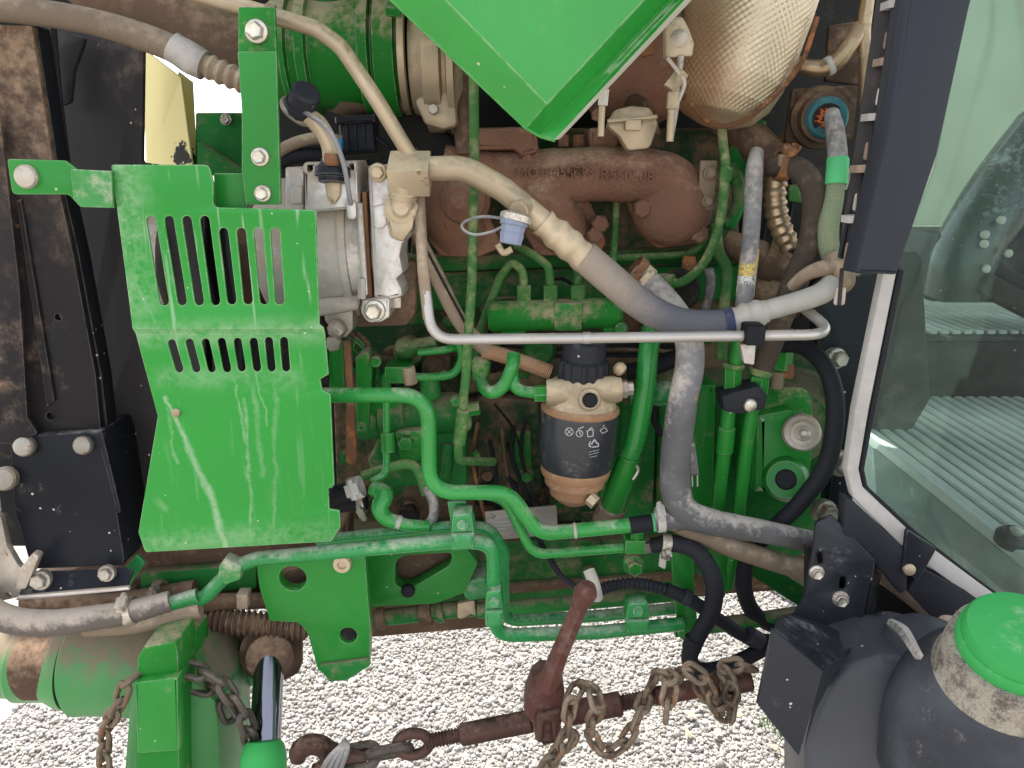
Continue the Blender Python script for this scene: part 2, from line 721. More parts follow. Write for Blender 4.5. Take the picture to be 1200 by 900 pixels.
GRN = (.019, .195, .026)
GRN2 = (.018, .15, .030)
M = {}
M['green'] = dirty('green_paint', GRN, spec=.25, edge=.7, amt=.20, up=.08, rough=.30, s=8, var=.14, bump=.08, bs=60, specks=.10, speckc=(.45, .5, .38))
M['green_dusty'] = dirty('dusty_green_paint', GRN, edge=.6, amt=.50, up=.15, rough=.38, s=12, var=.2, bump=.15, bs=120, dmax=.8)
M['green_pale'] = dirty('pale_scuffed_green', (.06, .25, .07), dust=(.50, .46, .36), amt=.62, up=.1, rough=.45, s=14, var=.2, bump=.2, edge=.5)
M['green_deep'] = dirty('deep_green_paint', GRN2, dust=(.28, .21, .14), amt=.50, up=.18, rough=.45, s=9, var=.3, bump=.3, bs=90, bd=.002)
M['green_cast'] = dirty('green_cast_iron', (.016, .125, .024), amt=.54, up=.18, rough=.5, s=7, var=.35, bump=.6, bs=160, bd=.002, dust=(.23, .16, .10))
M['block'] = dirty('oily_dirty_block', (.020, .065, .026), amt=.72, up=.18, rough=.55, s=6, var=.4, bump=.8, bs=70, bd=.004, dust=(.27, .155, .103))
M['olive'] = dirty('olive_dusty_tube', (.05, .15, .04), dust=(.36, .32, .17), amt=.58, up=.12, rough=.5, s=16, var=.2, bump=.2, dmax=.75)
M['tube_green'] = dirty(spec=.45, name='bright_green_tube', base=(.024, .235, .040), dust=(.40, .44, .30), amt=.34, up=.16, rough=.26, s=14, var=.15, bump=.08)
M['tube_teal'] = dirty(spec=.45, edge=.5, name='blue_green_tube', base=(.020, .21, .052), dust=(.40, .44, .32), amt=.36, up=.18, rough=.26, s=14, var=.2, bump=.1)
M['black'] = dirty('black_metal', edge=.55, edgec=(.34, .31, .28), base=(.016, .017, .021), dust=(.33, .29, .25), amt=.26, up=.14, rough=.32, s=9, var=.3, bump=.2, specks=.22)
M['black_rusty'] = dirty('black_metal_rusting', (.026, .023, .024), dust=(.30, .21, .14), amt=.46, up=.08, rough=.5, s=5, var=.3, bump=.3, rust=(.24, .115, .055), ramt=.16)


def mud_top(N, col, mask):
    zz = N.sep(N.pos)[2]
    n = N.noise(10, 6, .7); n2 = N.noise(45, 5, .7)
    k = N.math('ADD', zz, N.math('ADD', N.math('MULTIPLY', N.math('SUBTRACT', n, .5), .55), N.math('MULTIPLY', N.math('SUBTRACT', n2, .5), .22)))
    f = N.ramp(k, 1.28, 1.62, 0, .8)
    c = N.mix(N.ramp(n2, .35, .65), (.11, .065, .04), (.32, .215, .135))
    return N.mix(f, col, c), N.math('MAXIMUM', mask, f)


M['black_rusty'] = dirty('black_metal_rusting', (.026, .023, .024), dust=(.30, .21, .14), amt=.40, up=.08, rough=.42, s=5, var=.3, bump=.3, rust=(.24, .115, .055), ramt=.10, extra=mud_top, edge=.5, edgec=(.34, .28, .22))
M['shroud'] = dirty('dark_grey_shroud', (.032, .028, .028), dust=(.17, .13, .10), amt=.34, up=.10, rough=.5, s=4, var=.3, bump=.12, specks=.06)
M['plastic'] = dirty('black_plastic', (.027, .028, .033), dust=(.34, .32, .31), amt=.22, up=.06, rough=.42, s=7, var=.2, bump=.15, bs=260, specks=.12, dmax=.55)
M['rubber'] = dirty('black_rubber', (.018, .018, .021), dust=(.25, .22, .20), amt=.22, up=.08, rough=.55, s=14, var=.2, bump=.15, dmax=.5)
M['greyhose'] = dirty('grey_dusty_hose', (.165, .16, .16), dust=(.50, .44, .375), amt=.50, up=.18, rough=.5, s=18, var=.45, bump=.4, dmax=.8, rust=(.26, .19, .13), ramt=.14)
M['tanhose'] = dirty('tan_dusty_hose', (.23, .17, .12), dust=(.46, .36, .25), amt=.55, up=.14, rough=.8, s=10, var=.25, bump=.4)
M['brown'] = dirty('brown_dusty', (.10, .062, .042), dust=(.30, .20, .13), amt=.55, up=.14, rough=.75, s=9, var=.35, bump=.5)
M['dark'] = dirty('dark_grime_and_shade', (.020, .019, .018), dust=(.10, .072, .052), amt=.40, up=.14, rough=.7, s=9, var=.4, bump=.5)  # deep tone also paints in the shade of gaps behind parts
M['manifold'] = dirty('rusty_cast_iron', (.25, .130, .086), dust=(.42, .28, .195), amt=.50, up=.14, rough=.75, s=10, var=.35, bump=1.0, bs=190, bd=.0042, rust=(.27, .10, .05), ramt=.24)
M['rust'] = dirty('orange_rust', (.20, .095, .05), dust=TAN, amt=.4, up=.12, rough=.85, s=14, var=.4, bump=.7, bs=200, rust=(.32, .13, .05), ramt=.4)
M['alu'] = dirty('dusty_aluminium', (.55, .52, .49), dust=(.46, .365, .26), amt=.66, up=.14, rough=.42, metal=.7, s=8, var=.18, bump=.25, bs=200, dmax=.85)
M['tanmetal'] = dirty('tan_coated_metal', (.44, .35, .24), dust=(.58, .46, .30), amt=.50, up=.22, rough=.42, metal=.45, s=14, var=.28, bump=.3, rust=(.20, .12, .06), ramt=.10)
M['zinc'] = dirty('zinc_plated_steel', (.56, .51, .43), dust=(.40, .30, .21), amt=.5, up=.12, rough=.38, metal=.9, s=40, var=.2, bump=.2)
M['bright'] = dirty('bright_steel_tube', (.47, .435, .395), dust=(.43, .35, .28), amt=.42, up=.10, rough=.33, metal=.55, s=16, var=.12, bump=.08, dmax=.7)
M['steel_dirty'] = dirty('dirty_steel', (.38, .34, .29), dust=(.36, .26, .17), amt=.5, up=.12, rough=.5, metal=.7, s=30, var=.3, bump=.4, rust=(.24, .12, .06), ramt=.2)
M['chain'] = dirty('weathered_chain_steel', (.17, .13, .095), dust=(.36, .27, .18), amt=.45, up=.12, rough=.5, metal=.55, s=35, var=.35, bump=.5, bs=250, rust=(.20, .09, .045), ramt=.36)
M['chain_dark'] = dirty('dark_chain_steel', (.10, .085, .07), dust=(.26, .20, .14), amt=.36, up=.12, rough=.45, metal=.5, s=35, var=.35, bump=.4, bs=250)
M['redpaint'] = dirty('faded_red_paint', (.075, .030, .024), dust=(.17, .10, .078), amt=.5, up=.10, rough=.5, s=18, var=.3, bump=.3, rust=(.07, .045, .035), ramt=.36)
M['rod'] = dirty('oiled_threaded_rod', (.08, .045, .035), dust=(.22, .13, .09), amt=.35, up=.12, rough=.42, metal=.4, s=25, var=.3, bump=.3)
M['chrome'] = dirty('chromed_rod', (.22, .22, .25), dust=(.4, .33, .26), amt=.06, up=.0, rough=.14, metal=1.0, s=10, var=.2, bump=.03)
M['cream'] = dirty('cream_paint', (.72, .60, .26), dust=(.55, .42, .16), amt=.3, up=.0, rough=.5, s=6, var=.12, bump=.1)
M['sealgrey'] = dirty('grey_weather_seal', (.40, .37, .34), dust=(.5, .45, .40), amt=.5, up=.08, rough=.8, s=22, var=.2, bump=.4, bs=250)
M['copper'] = dirty('metallic_conduit', (.40, .29, .18), dust=(.30, .21, .13), amt=.45, up=.1, rough=.35, metal=.8, s=22, var=.3, bump=.3)
M['white'] = dirty('white_tape', (.42, .395, .345), dust=(.42, .345, .255), amt=.42, up=.1, rough=.6, s=22, var=.15, bump=.4)
M['bluecap'] = dirty('pale_blue_cap', (.20, .22, .29), dust=(.5, .5, .5), amt=.3, up=.1, rough=.4, s=30, var=.2, bump=.2)
M['greentape'] = dirty('green_tape', (.10, .45, .18), dust=(.4, .4, .3), amt=.2, up=.05, rough=.5, s=30, var=.15, bump=.2)
M['teal'] = dirty('teal_seal', (.05, .17, .19), dust=(.3, .25, .2), amt=.3, up=.05, rough=.5, s=30)
M['orange'] = dirty('orange_wire', (.55, .14, .05), dust=(.4, .25, .15), amt=.3, up=.05, rough=.5, s=30)
M['capgreen'] = dirty('green_plastic_cap', (.045, .31, .078), dust=(.36, .48, .32), amt=.34, up=.0, rough=.5, s=10, var=.12, bump=.1, bs=200)
M['ink'] = dirty('pale_print', (.34, .34, .32), dust=(.4, .35, .28), amt=.3, up=0, rough=.6, s=40)
M['labelgrey'] = dirty('grey_data_plate', (.33, .29, .25), dust=(.3, .2, .14), amt=.4, up=0, rough=.5, s=30)
M['filter_tan'] = dirty('tan_dusted_filter_base', (.30, .165, .09), dust=(.44, .29, .17), amt=.55, up=.14, rough=.6, s=12, var=.2, bump=.3)


def hose_weave(name, a, b, kx=1500.0, ky=1500.0, amt=.45, dust=TAN, rough=.75, strength=.7):
    """woven outer cover; uv is in metres along and around the hose"""
    N = NB(name)
    uv = N.n("TexCoord").outputs["UV"]
    s = N.sep(uv)
    p = N.math('MULTIPLY', N.math('ADD', s[0], s[1]), kx)
    q = N.math('MULTIPLY', N.math('SUBTRACT', s[0], s[1]), ky)
    h = N.math('MULTIPLY', N.math('SINE', p), N.math('SINE', q))
    h = N.math('ADD', N.math('MULTIPLY', h, .5), .5)
    n1 = N.noise(14, 6, .65); n2 = N.noise(90, 4, .6)
    z = N.sep(N.nor)[2]
    col = N.mix(h, a, b)
    f = N.math('ADD', N.math('ADD', N.math('MULTIPLY', n1, .65), N.math('MULTIPLY', n2, .35)), N.math('MULTIPLY', z, .12))
    lo = .68 - .36 * amt
    mask = N.math('MULTIPLY', N.ramp(f, lo, lo + .22), N.math('ADD', N.math('MULTIPLY', h, .55), .3))
    col = N.mix(mask, col, N.mix(n2, sc3(dust, .75), sc3(dust, 1.25)))
    return N.done(col, rough, 0, N.bump(h, strength, .0012), .2)


M['weave_tan'] = hose_weave('woven_tan_hose', (.10, .075, .055), (.27, .20, .14), 2300, 2300, .6, dust=(.42, .32, .22))
M['weave_blue'] = hose_weave('woven_blue_grey_hose', (.030, .035, .055), (.19, .20, .235), 900, 2600, .36, dust=(.48, .43, .36))
M['weave_sand'] = hose_weave('woven_sandy_hose', (.16, .12, .09), (.44, .38, .31), 2300, 2300, .5, dust=(.55, .42, .27))
M['weave_green'] = hose_weave('woven_pale_green_hose', (.13, .17, .09), (.36, .41, .26), 1900, 1900, .45, dust=(.40, .37, .25))
M['weave_dark'] = hose_weave('woven_dark_hose', (.035, .028, .022), (.12, .09, .065), 2500, 2500, .45, dust=(.33, .23, .15))
M['weave_orange'] = hose_weave('woven_orange_sleeve', (.22, .10, .05), (.55, .33, .19), 1300, 1300, .4, dust=(.5, .36, .24))


def shield_mat():
    """the fan guard's paint: dried pale runs with their own shapes"""
    segs = [  # pixel a, pixel b, width px, strength
        ((192, 468), (216, 520), 5, .9), ((216, 520), (240, 580), 8, .8), ((240, 575), (262, 645), 9, .95),
        ((194, 480), (203, 545), 4, .45), ((272, 440), (285, 520), 3, .6), ((285, 470), (292, 640), 4, .6),
        ((300, 440), (312, 500), 3, .55), ((296, 455), (305, 560), 6, .4), ((322, 450), (318, 640), 5, .35),
        ((160, 330), (185, 385), 4, .5), ((150, 265), (205, 330), 6, .25), ((270, 385), (300, 398), 9, .35), ((180, 590), (190, 600), 9, .35), ((135, 215), (140, 330), 8, .4)]

    def extra(N, col, mask):
        s = N.sep(N.pos)
        nz = N.noise(28, 5, .7); nf = N.noise(120, 4, .7)
        wob = N.math('MULTIPLY', N.math('SUBTRACT', nz, .5), .020)
        x = N.math('ADD', s[0], wob); zz = s[2]
        tot = None
        for a, b, w, st in segs:
            A, B = U(*a, -.12), U(*b, -.12)
            sp = S(*a, -.12)
            dx, dz = B.x - A.x, B.z - A.z
            L2 = dx * dx + dz * dz
            t = N.math('MULTIPLY_ADD', N.math('SUBTRACT', x, A.x), dx / L2, N.math('MULTIPLY', N.math('SUBTRACT', zz, A.z), dz / L2))
            t = N.math('MINIMUM', N.math('MAXIMUM', t, 0.0), 1.0)
            ex = N.math('SUBTRACT', N.math('SUBTRACT', x, A.x), N.math('MULTIPLY', t, dx))
            ez = N.math('SUBTRACT', N.math('SUBTRACT', zz, A.z), N.math('MULTIPLY', t, dz))
            d = N.math('SQRT', N.math('ADD', N.math('MULTIPLY', ex, ex), N.math('MULTIPLY', ez, ez)))
            m = N.ramp(d, w * sp * .05, w * sp * .85, st * .5, 0)
            tot = m if tot is None else N.math('MAXIMUM', tot, m)
        tot = N.math('MULTIPLY', tot, N.ramp(nf, .34, .56, .42, .95))
        # fine vertical runs
        v = N.scaled(N.pos, (110, 1, 7))
        fine = N.math('MULTIPLY', N.ramp(N.noise(1, 3, .6, v, .4), .58, .70), .40)
        fine = N.math('MULTIPLY', fine, N.ramp(zz, U(250, 380, -.12).z, U(250, 430, -.12).z, 1, .25))
        tot = N.math('MAXIMUM', tot, fine)
        # dust film settled along the left edge and on the bend between the slot rows
        bl = N.noise(11, 6, .7)
        for (a, b_, w, st) in (((133, 200), (150, 340), 60, .42), ((160, 392), (372, 388), 26, .34), ((170, 640), (380, 628), 26, .28), ((190, 445), (340, 445), 24, .22)):
            A, B = U(*a, -.12), U(*b_, -.12); sp = S(*a, -.12); dx, dz = B.x - A.x, B.z - A.z; L2 = dx * dx + dz * dz
            t = N.math('MULTIPLY_ADD', N.math('SUBTRACT', s[0], A.x), dx / L2, N.math('MULTIPLY', N.math('SUBTRACT', zz, A.z), dz / L2))
            t = N.math('MINIMUM', N.math('MAXIMUM', t, 0.0), 1.0)
            ex = N.math('SUBTRACT', N.math('SUBTRACT', s[0], A.x), N.math('MULTIPLY', t, dx)); ez = N.math('SUBTRACT', N.math('SUBTRACT', zz, A.z), N.math('MULTIPLY', t, dz))
            d = N.math('SQRT', N.math('ADD', N.math('MULTIPLY', ex, ex), N.math('MULTIPLY', ez, ez)))
            tot = N.math('MAXIMUM', tot, N.math('MULTIPLY', N.ramp(d, 0, w * sp, st, 0), N.ramp(N.math('ADD', N.math('MULTIPLY', bl, .6), N.math('MULTIPLY', nf, .4)), .38, .62)))
        return N.mix(tot, col, (.50, .56, .42)), N.math('MAXIMUM', mask, N.math('MULTIPLY', tot, .7))
    return dirty('shield_green_paint', (.024, .245, .034), spec=.24, edge=.85, edgec=(.55, .60, .42), amt=.10, up=.05, rough=.27, s=6, var=.10, bump=.06, bs=40, specks=.10, speckc=(.55, .6, .45), extra=extra)


M['shield'] = shield_mat()


def gravel_mat():
    N = NB('crushed_limestone')
    at = N.n("Attribute"); at.attribute_name = 'tint'
    c = N.mix(N.math('POWER', at.outputs["Fac"], .7), (.20, .18, .155), (.43, .41, .38))
    n = N.noise(160, 4, .6)
    c = N.mix(N.ramp(n, .45, .75, 0, .6), c, (.30, .275, .255))
    return N.done(c, .9, 0, N.bump(n, .4, .002))


M['gravel'] = gravel_mat()
M['soil'] = dirty('limestone_fines', (.30, .275, .245), dust=(.5, .46, .42), amt=.5, up=0, rough=.95, s=14, var=.25, bump=1, bs=60, bd=.006)


def glass_mat():
    N = NB('tinted_glass')
    t = N.t
    tr = N.n("BsdfTransparent"); tr.inputs[0].default_value = (.77, .875, .83, 1)
    gl = N.n("BsdfGlossy"); gl.inputs["Roughness"].default_value = .03; gl.inputs[0].default_value = (.9, 1, .96, 1)
    df = N.n("BsdfDiffuse"); df.inputs[0].default_value = (.50, .62, .56, 1)
    fr = N.n("Fresnel"); fr.inputs[0].default_value = 1.3
    m1 = N.n("MixShader"); t.links.new(fr.outputs[0], m1.inputs[0]); t.links.new(tr.outputs[0], m1.inputs[1]); t.links.new(gl.outputs[0], m1.inputs[2])
    d = N.noise(9, 6, .7); d2 = N.noise(150, 3, .6)
    f = N.ramp(N.math('ADD', N.math('MULTIPLY', d, .7), N.math('MULTIPLY', d2, .3)), .48, .74, .004, .06)
    m2 = N.n("MixShader"); t.links.new(f, m2.inputs[0]); t.links.new(m1.outputs[0], m2.inputs[1]); t.links.new(df.outputs[0], m2.inputs[2])
    t.links.new(m2.outputs[0], N.out.inputs[0])
    t.nodes.remove(N.b)
    return N.m


M['glass'] = glass_mat()


def translucent_pane():
    """pale translucent pane in place of an opaque panel, lets daylight into the cab"""
    N = NB('pale_translucent_pane')
    tl = N.n("BsdfTranslucent"); tl.inputs[0].default_value = (.40, .43, .37, 1)
    df = N.n("BsdfDiffuse"); df.inputs[0].default_value = (.45, .48, .42, 1)
    mx = N.n("MixShader"); N.put(mx.inputs[0], N.ramp(N.noise(3, 4, .6), .3, .7, .2, .35))
    N.t.links.new(tl.outputs[0], mx.inputs[1]); N.t.links.new(df.outputs[0], mx.inputs[2])
    N.t.links.new(mx.outputs[0], N.out.inputs[0]); N.t.nodes.remove(N.b)
    return N.m


M['palepane'] = translucent_pane()

M['greytan'] = dirty('tan_grey_hose', (.17, .145, .125), dust=(.46, .38, .30), amt=.55, up=.2, rough=.7, s=14, var=.3, bump=.4)
M['axle'] = dirty('mud_stained_axle_paint', (.050, .215, .060), dust=(.22, .155, .105), amt=.50, up=.26, rough=.4, spec=.35, s=7, var=.2, bump=.3, dmax=.95)
M['tank'] = dirty('weathered_tank_plastic', (.060, .062, .070), dust=(.36, .34, .32), amt=.24, up=.08, rough=.42, spec=.3, s=7, var=.2, bump=.15, bs=260, specks=.06, dmax=.5)


def weave_fade():
    """one braided cover: sandy dust caked on its upper end, charcoal further on"""
    N = NB('braided_hose_cover')
    uv = N.sep(N.n("TexCoord").outputs["UV"])
    h = N.math('MULTIPLY', N.math('SINE', N.math('MULTIPLY', N.math('ADD', uv[0], uv[1]), 1500)), N.math('SINE', N.math('MULTIPLY', N.math('SUBTRACT', uv[0], uv[1]), 2300)))
    h = N.math('ADD', N.math('MULTIPLY', h, .5), .5)
    n1 = N.noise(20, 6, .7); n2 = N.noise(110, 4, .6)
    x = N.math('ADD', N.sep(N.pos)[0], N.math('ADD', N.math('MULTIPLY', N.math('SUBTRACT', n1, .5), .09), N.math('MULTIPLY', N.math('SUBTRACT', n2, .5), .03)))
    f = N.ramp(x, U(700, 315, -.05).x, U(790, 375, -.06).x, .95, .12)
    c = N.mix(h, (.028, .032, .048), (.17, .18, .21))
    c = N.mix(f, c, N.mix(h, (.20, .15, .11), (.48, .40, .32)))
    return N.done(c, .75, 0, N.bump(h, .6, .0012), .15)


M['weave_fade'] = weave_fade()
# ------------------------------------------------------------------ ground
bm = bmesh.new()
nx = 40
vs = [[bm.verts.new((-30 + 60 * i / nx, -30 + 60 * j / nx, 0)) for j in range(nx + 1)] for i in range(nx + 1)]
for i in range(nx):
    for j in range(nx):
        bm.faces.new((vs[i][j], vs[i + 1][j], vs[i + 1][j + 1], vs[i][j + 1]))
tag(finish('ground', bm, M['soil']), kind='structure')


def stones(name, n, x0, x1, y0, y1, rmin, rmax, seed, mat):
    rng = np.random.default_rng(seed)
    b = bmesh.new(); bmesh.ops.create_icosphere(b, subdivisions=1, radius=1)
    V = np.array([v.co[:] for v in b.verts]); Fc = np.array([[v.index for v in f.verts] for f in b.faces]); b.free()
    k = len(V)
    c = np.stack([rng.uniform(x0, x1, n), rng.uniform(y0, y1, n), np.zeros(n)], 1)
    r = rmin + (rmax - rmin) * rng.random(n) ** 2.2
    sq = rng.uniform(.6, 1.15, (n, 3))
    q = rng.normal(size=(n, 4)); q /= np.linalg.norm(q, axis=1)[:, None]
    w, x, y, z = q.T
    Rm = np.stack([1 - 2 * (y * y + z * z), 2 * (x * y - z * w), 2 * (x * z + y * w), 2 * (x * y + z * w), 1 - 2 * (x * x + z * z), 2 * (y * z - x * w), 2 * (x * z - y * w), 2 * (y * z + x * w), 1 - 2 * (x * x + y * y)], 1).reshape(n, 3, 3)
    P = V[None] * (1 + rng.uniform(-.36, .30, (n, k)))[:, :, None] * sq[:, None, :]
    P = np.einsum('nij,nkj->nki', Rm, P) * r[:, None, None]
    c[:, 2] = r * rng.uniform(-.1, .75, n)
    P += c[:, None, :]
    me = bpy.data.meshes.new(name)
    me.vertices.add(n * k); me.vertices.foreach_set("co", P.ravel())
    nf = len(Fc)
    idx = (Fc[None] + (np.arange(n) * k)[:, None, None]).ravel()
    me.loops.add(n * nf * 3); me.loops.foreach_set("vertex_index", idx.astype(np.int32))
    me.polygons.add(n * nf); me.polygons.foreach_set("loop_start", np.arange(0, n * nf * 3, 3, dtype=np.int32))
    me.update(calc_edges=True)
    a = me.attributes.new('tint', 'FLOAT', 'POINT')
    a.data.foreach_set('value', np.repeat(rng.random(n), k).astype(np.float32))
    o = link(name, me, mat)
    tag(o, 'pale crushed limestone gravel spread under and beyond the tractor' if n > 5000 else 'larger loose stones scattered through the fine gravel', 'gravel', kind='stuff')
    return o


stones('gravel', 92000, -1.35, 1.3, .42, 1.85, .0022, .0088, 3, M['gravel'])

stones('coarse_stones', 900, -1.35, 1.3, .42, 1.85, .007, .015, 8, M['gravel'])

# ------------------------------------------------------------------ dark sheets added to shut sky out of the gaps, and firewall
t = thing('engine_bay_backing', 'dark sheets added behind the engine to shut sky out of its gaps', 'panel', U(700, 300, .62))
plate('sky_block_sheet', [(318, -260), (1010, -260), (1000, 420), (420, 420), (420, 215), (318, 215)], .62, .01, M['dark'], t)
plate('sky_block_sheet', [(-60, -260), (345, -260), (345, 48), (150, 48), (120, 215), (420, 216), (418, 420), (420, 640), (-60, 640)], .60, .01, M['dark'], t)
for x in (460, 620, 760): box('stiffener', (x, -60), (x + 22, 300), .55, .06, M['dark'], t, .004)

t = thing('firewall', 'black painted firewall plate standing between engine and cab', 'panel', U(960, 500, .3))
plate('sheet', [(830, -80), (1075, -80), (1030, 320), (998, 500), (990, 640), (985, 700), (955, 640), (890, 600), (830, 400)], .34, .012, M['dark'], t, r=10)
plate('side_plate', [(952, 330), (1040, 318), (1012, 470), (1000, 560), (998, 640), (962, 640), (975, 560), (985, 480), (960, 420)], .10, .03, M['black'], t, r=8)
for a in ((980, 420, .09, 13), (985, 543, .09, 16), (967, 600, .09, 15)):
    bolt(t, a[0], a[1], a[2], a[3], M['steel_dirty'], 'flange', (.25, -1, .1))

# ------------------------------------------------------------------ raised hood, its lower corner in view
HY = -.16
t = thing('raised_hood', 'bright green raised hood whose lower corner hangs over the turbocharger', 'hood', U(640, 60, HY))


def quadface(name, pts, mat, parent, th=.004, back=(0, 1, 0)):
    """flat facet from world points with real thickness"""
    b = bmesh.new()
    f = [b.verts.new(p) for p in pts]
    g = [b.verts.new(Vector(p) + Vector(back) * th) for p in pts]
    b.faces.new(f); b.faces.new(g[::-1])
    for i in range(len(f)):
        j = (i + 1) % len(f)
        b.faces.new((f[j], f[i], g[i], g[j]))
    return finish(name, b, mat, parent, 20)


def HU(px, py, dy=0.0): return U(px, py, HY + dy)


M['hood'] = dirty('hood_green_paint', (.024, .25, .034), amt=.34, up=.08, rough=.25, spec=.4, s=9, var=.12, bump=.05, bs=30, specks=.08, dust=(.30, .42, .26), dmax=.32, edge=.5)
quadface('lower_band', [HU(402, -54, .012), HU(617, 150, .012), HU(641, 122, -.012), HU(470, -54, -.012)], M['hood'], t)
quadface('side_panel', [HU(470, -54, -.012), HU(641, 122, -.012), HU(805, -54, -.012)], M['hood'], t)
quadface('crease', [HU(805, -54, -.012), HU(641, 122, -.012), HU(617, 150, .012), HU(633, 159, .012), HU(836, -54, .016)], M['hood'], t)
quadface('front_band', [HU(836, -54, .016), HU(633, 159, .012), HU(650, 164, .004), HU(853, -54, .0)], M['hood'], t)
quadface('edge_flange', [HU(853, -54, 0), HU(650, 164, .004), HU(656, 163, .022), HU(862, -54, .022)], M['cream'] if False else dirty('primer_edge', (.66, .64, .52), amt=.2, up=0, rough=.5, s=12), t)
tube('rolled_edge', [(402, -54, HY + .013), (617, 150.5, HY + .013), (634, 160, HY + .013), (650, 164.5, HY + .006)], 2.2, M['hood'], t, bend=4, seg=8)
p = [HU(402, -54, .012), HU(470, -54, -.012), HU(805, -54, -.012), HU(862, -54, .02)]
q = [v + Vector((x, .46, .98)) for v, x in zip(p, (-.85, -.85, .45, .45))]
for i in range(3): quadface('upper_panel', [p[i], p[i + 1], q[i + 1], q[i]], M['hood'], t)
zt = q[0].z
quadface('sun_block_top', [Vector((q[0].x, q[0].y - .01, zt)), Vector((q[3].x, q[0].y - .01, zt)), Vector((q[3].x, 1.35, zt + .05)), Vector((q[0].x, 1.35, zt + .05))], M['hood'], t, .006, (0, 0, 1))  # unseen top, sized and placed to keep the sun off the engine

# ------------------------------------------------------------------ engine block
t = thing('engine_block', 'grimy green and brown cast engine block filling the middle of the bay', 'engine', U(660, 520, .25))
plate('crankcase', [(385, 330), (860, 330), (960, 420), (965, 640), (840, 700), (400, 720)], .24, .30, M['block'], t, r=10, bev=.006)
plate('cylinder_head', [(488, 150), (862, 150), (868, 312), (480, 318)], .19, .30, M['block'], t, r=6, bev=.005)
plate('head_ledge', [(470, 302), (862, 290), (864, 306), (470, 320)], .15, .06, M['green_cast'], t, r=3, bev=.003)
plate('water_jacket', [(478, 320), (872, 308), (870, 352), (560, 362), (480, 366)], .20, .06, M['green_deep'], t, r=6, bev=.006)
plate('side_rib', [(540, 440), (640, 432), (640, 452), (548, 462)], .20, .05, M['block'], t, r=4, bev=.004)
plate('side_rib', [(545, 470), (562, 470), (556, 600), (540, 600)], .20, .05, M['block'], t, r=4, bev=.004)
plate('side_cover', [(556, 462), (632, 470), (636, 575), (600, 600), (560, 590)], .205, .05, M['block'], t, r=14, bev=.005)
plate('side_cover', [(640, 560), (720, 560), (716, 612), (648, 612)], .20, .05, M['block'], t, r=8, bev=.005)
plate('mount_pad', [(601, 505), (622, 505), (624, 565), (603, 565)], .17, .06, M['green_cast'], t, r=3, bev=.003)
plate('lower_flange', [(395, 636), (800, 632), (815, 655), (812, 700), (560, 705), (400, 715)], .15, .12, M['green_cast'], t, r=8, bev=.004)
plate('oil_pan', [(400, 690), (560, 700), (800, 668), (950, 660), (962, 690), (800, 700), (620, 715), (585, 735), (430, 748)], .19, .34, M['brown'], t, r=5, bev=.004)
plate('oil_pan_lip', [(545, 690), (800, 672), (800, 680), (545, 700)], .14, .05, M['brown'], t, r=2, bev=.002)
bb = [(480, 410, .13, 11), (632, 412, .13, 10), (614, 438, .19, 7), (590, 525, .195, 6), (617, 557, .165, 9), (655, 590, .19, 7), (700, 640, .14, 7), (480, 692, .13, 9), (690, 672, .13, 9)]
for a in bb: bolt(t, *a, M['green_cast'])
lathe('core_plug', (632, 410, .20), (632, 410, .12), [(0, 19), (.8, 19), (1, 15)], M['green_cast'], t)
lathe('core_plug', (480, 412, .20), (480, 412, .12), [(0, 18), (.8, 18), (1, 14)], M['green_cast'], t)
# data plate riveted to the block
dp = YP(.135)
o = plate('data_plate', [(568, 600), (652, 592), (654, 626), (572, 634)], dp, .003, M['labelgrey'], t, r=1, bev=.0005)
finish('data_plate_print', strip_bm([[(571, 607), (600, 604)], [(575, 604), (577, 602), (580, 604), (577, 607)], [(574, 613), (596, 611)], [(574, 617), (598, 615)], [(574, 621), (592, 619)], [(574, 626), (590, 625)], [(612, 606), (646, 602)], [(612, 612), (640, 608)], [(612, 618), (646, 614)]], dp, 1.6, .0006), M['ink'], o, smooth=False)
# block details: small castings, ribs and plugs that give the grime something to sit on
rng = random.Random(5)
for i in range(26):
    px, py = rng.uniform(400, 850), rng.uniform(345, 690)
    w, h = rng.uniform(10, 34), rng.uniform(8, 30)
    plate('boss', [(px, py), (px + w, py - rng.uniform(0, 3)), (px + w, py + h), (px, py + h)], .225 - rng.uniform(0, .03), .05, M[rng.choice(['block', 'block', 'green_cast', 'dark'])], t, r=4, bev=.003)
for i in range(14):
    px, py = rng.uniform(400, 850), rng.uniform(350, 690)
    lathe('plug', (px, py, .23), (px, py, rng.uniform(.18, .21)), [(0, 9), (.7, 9), (1, 6)], M[rng.choice(['block', 'green_cast', 'brown'])], t, seg=12)

# ------------------------------------------------------------------ flywheel housing on the right
t = thing('flywheel_housing', 'green painted bell housing casting with vertical ribs behind the steel lines', 'housing', U(840, 520, .18))
plate('casting', [(720, 455), (900, 440), (965, 470), (968, 640), (850, 690), (740, 640), (700, 600)], .17, .2, M['green_deep'], t, r=25, bev=.01)
plate('rib', [(812, 452), (842, 448), (838, 600), (806, 600)], .12, .1, M['green'], t, r=10, bev=.012)
plate('rib', [(775, 440), (800, 440), (792, 600), (770, 600)], .14, .1, M['green_deep'], t, r=8, bev=.01)
plate('flange', [(730, 470), (770, 470), (766, 600), (720, 600)], .15, .05, M['green_deep'], t, r=8, bev=.004)
lathe('cover', (925, 500, .24), (925, 500, .11), [(0, 66), (.55, 66), (.8, 58), (1, 40), (1, 5)], M['green_deep'], t, seg=40)

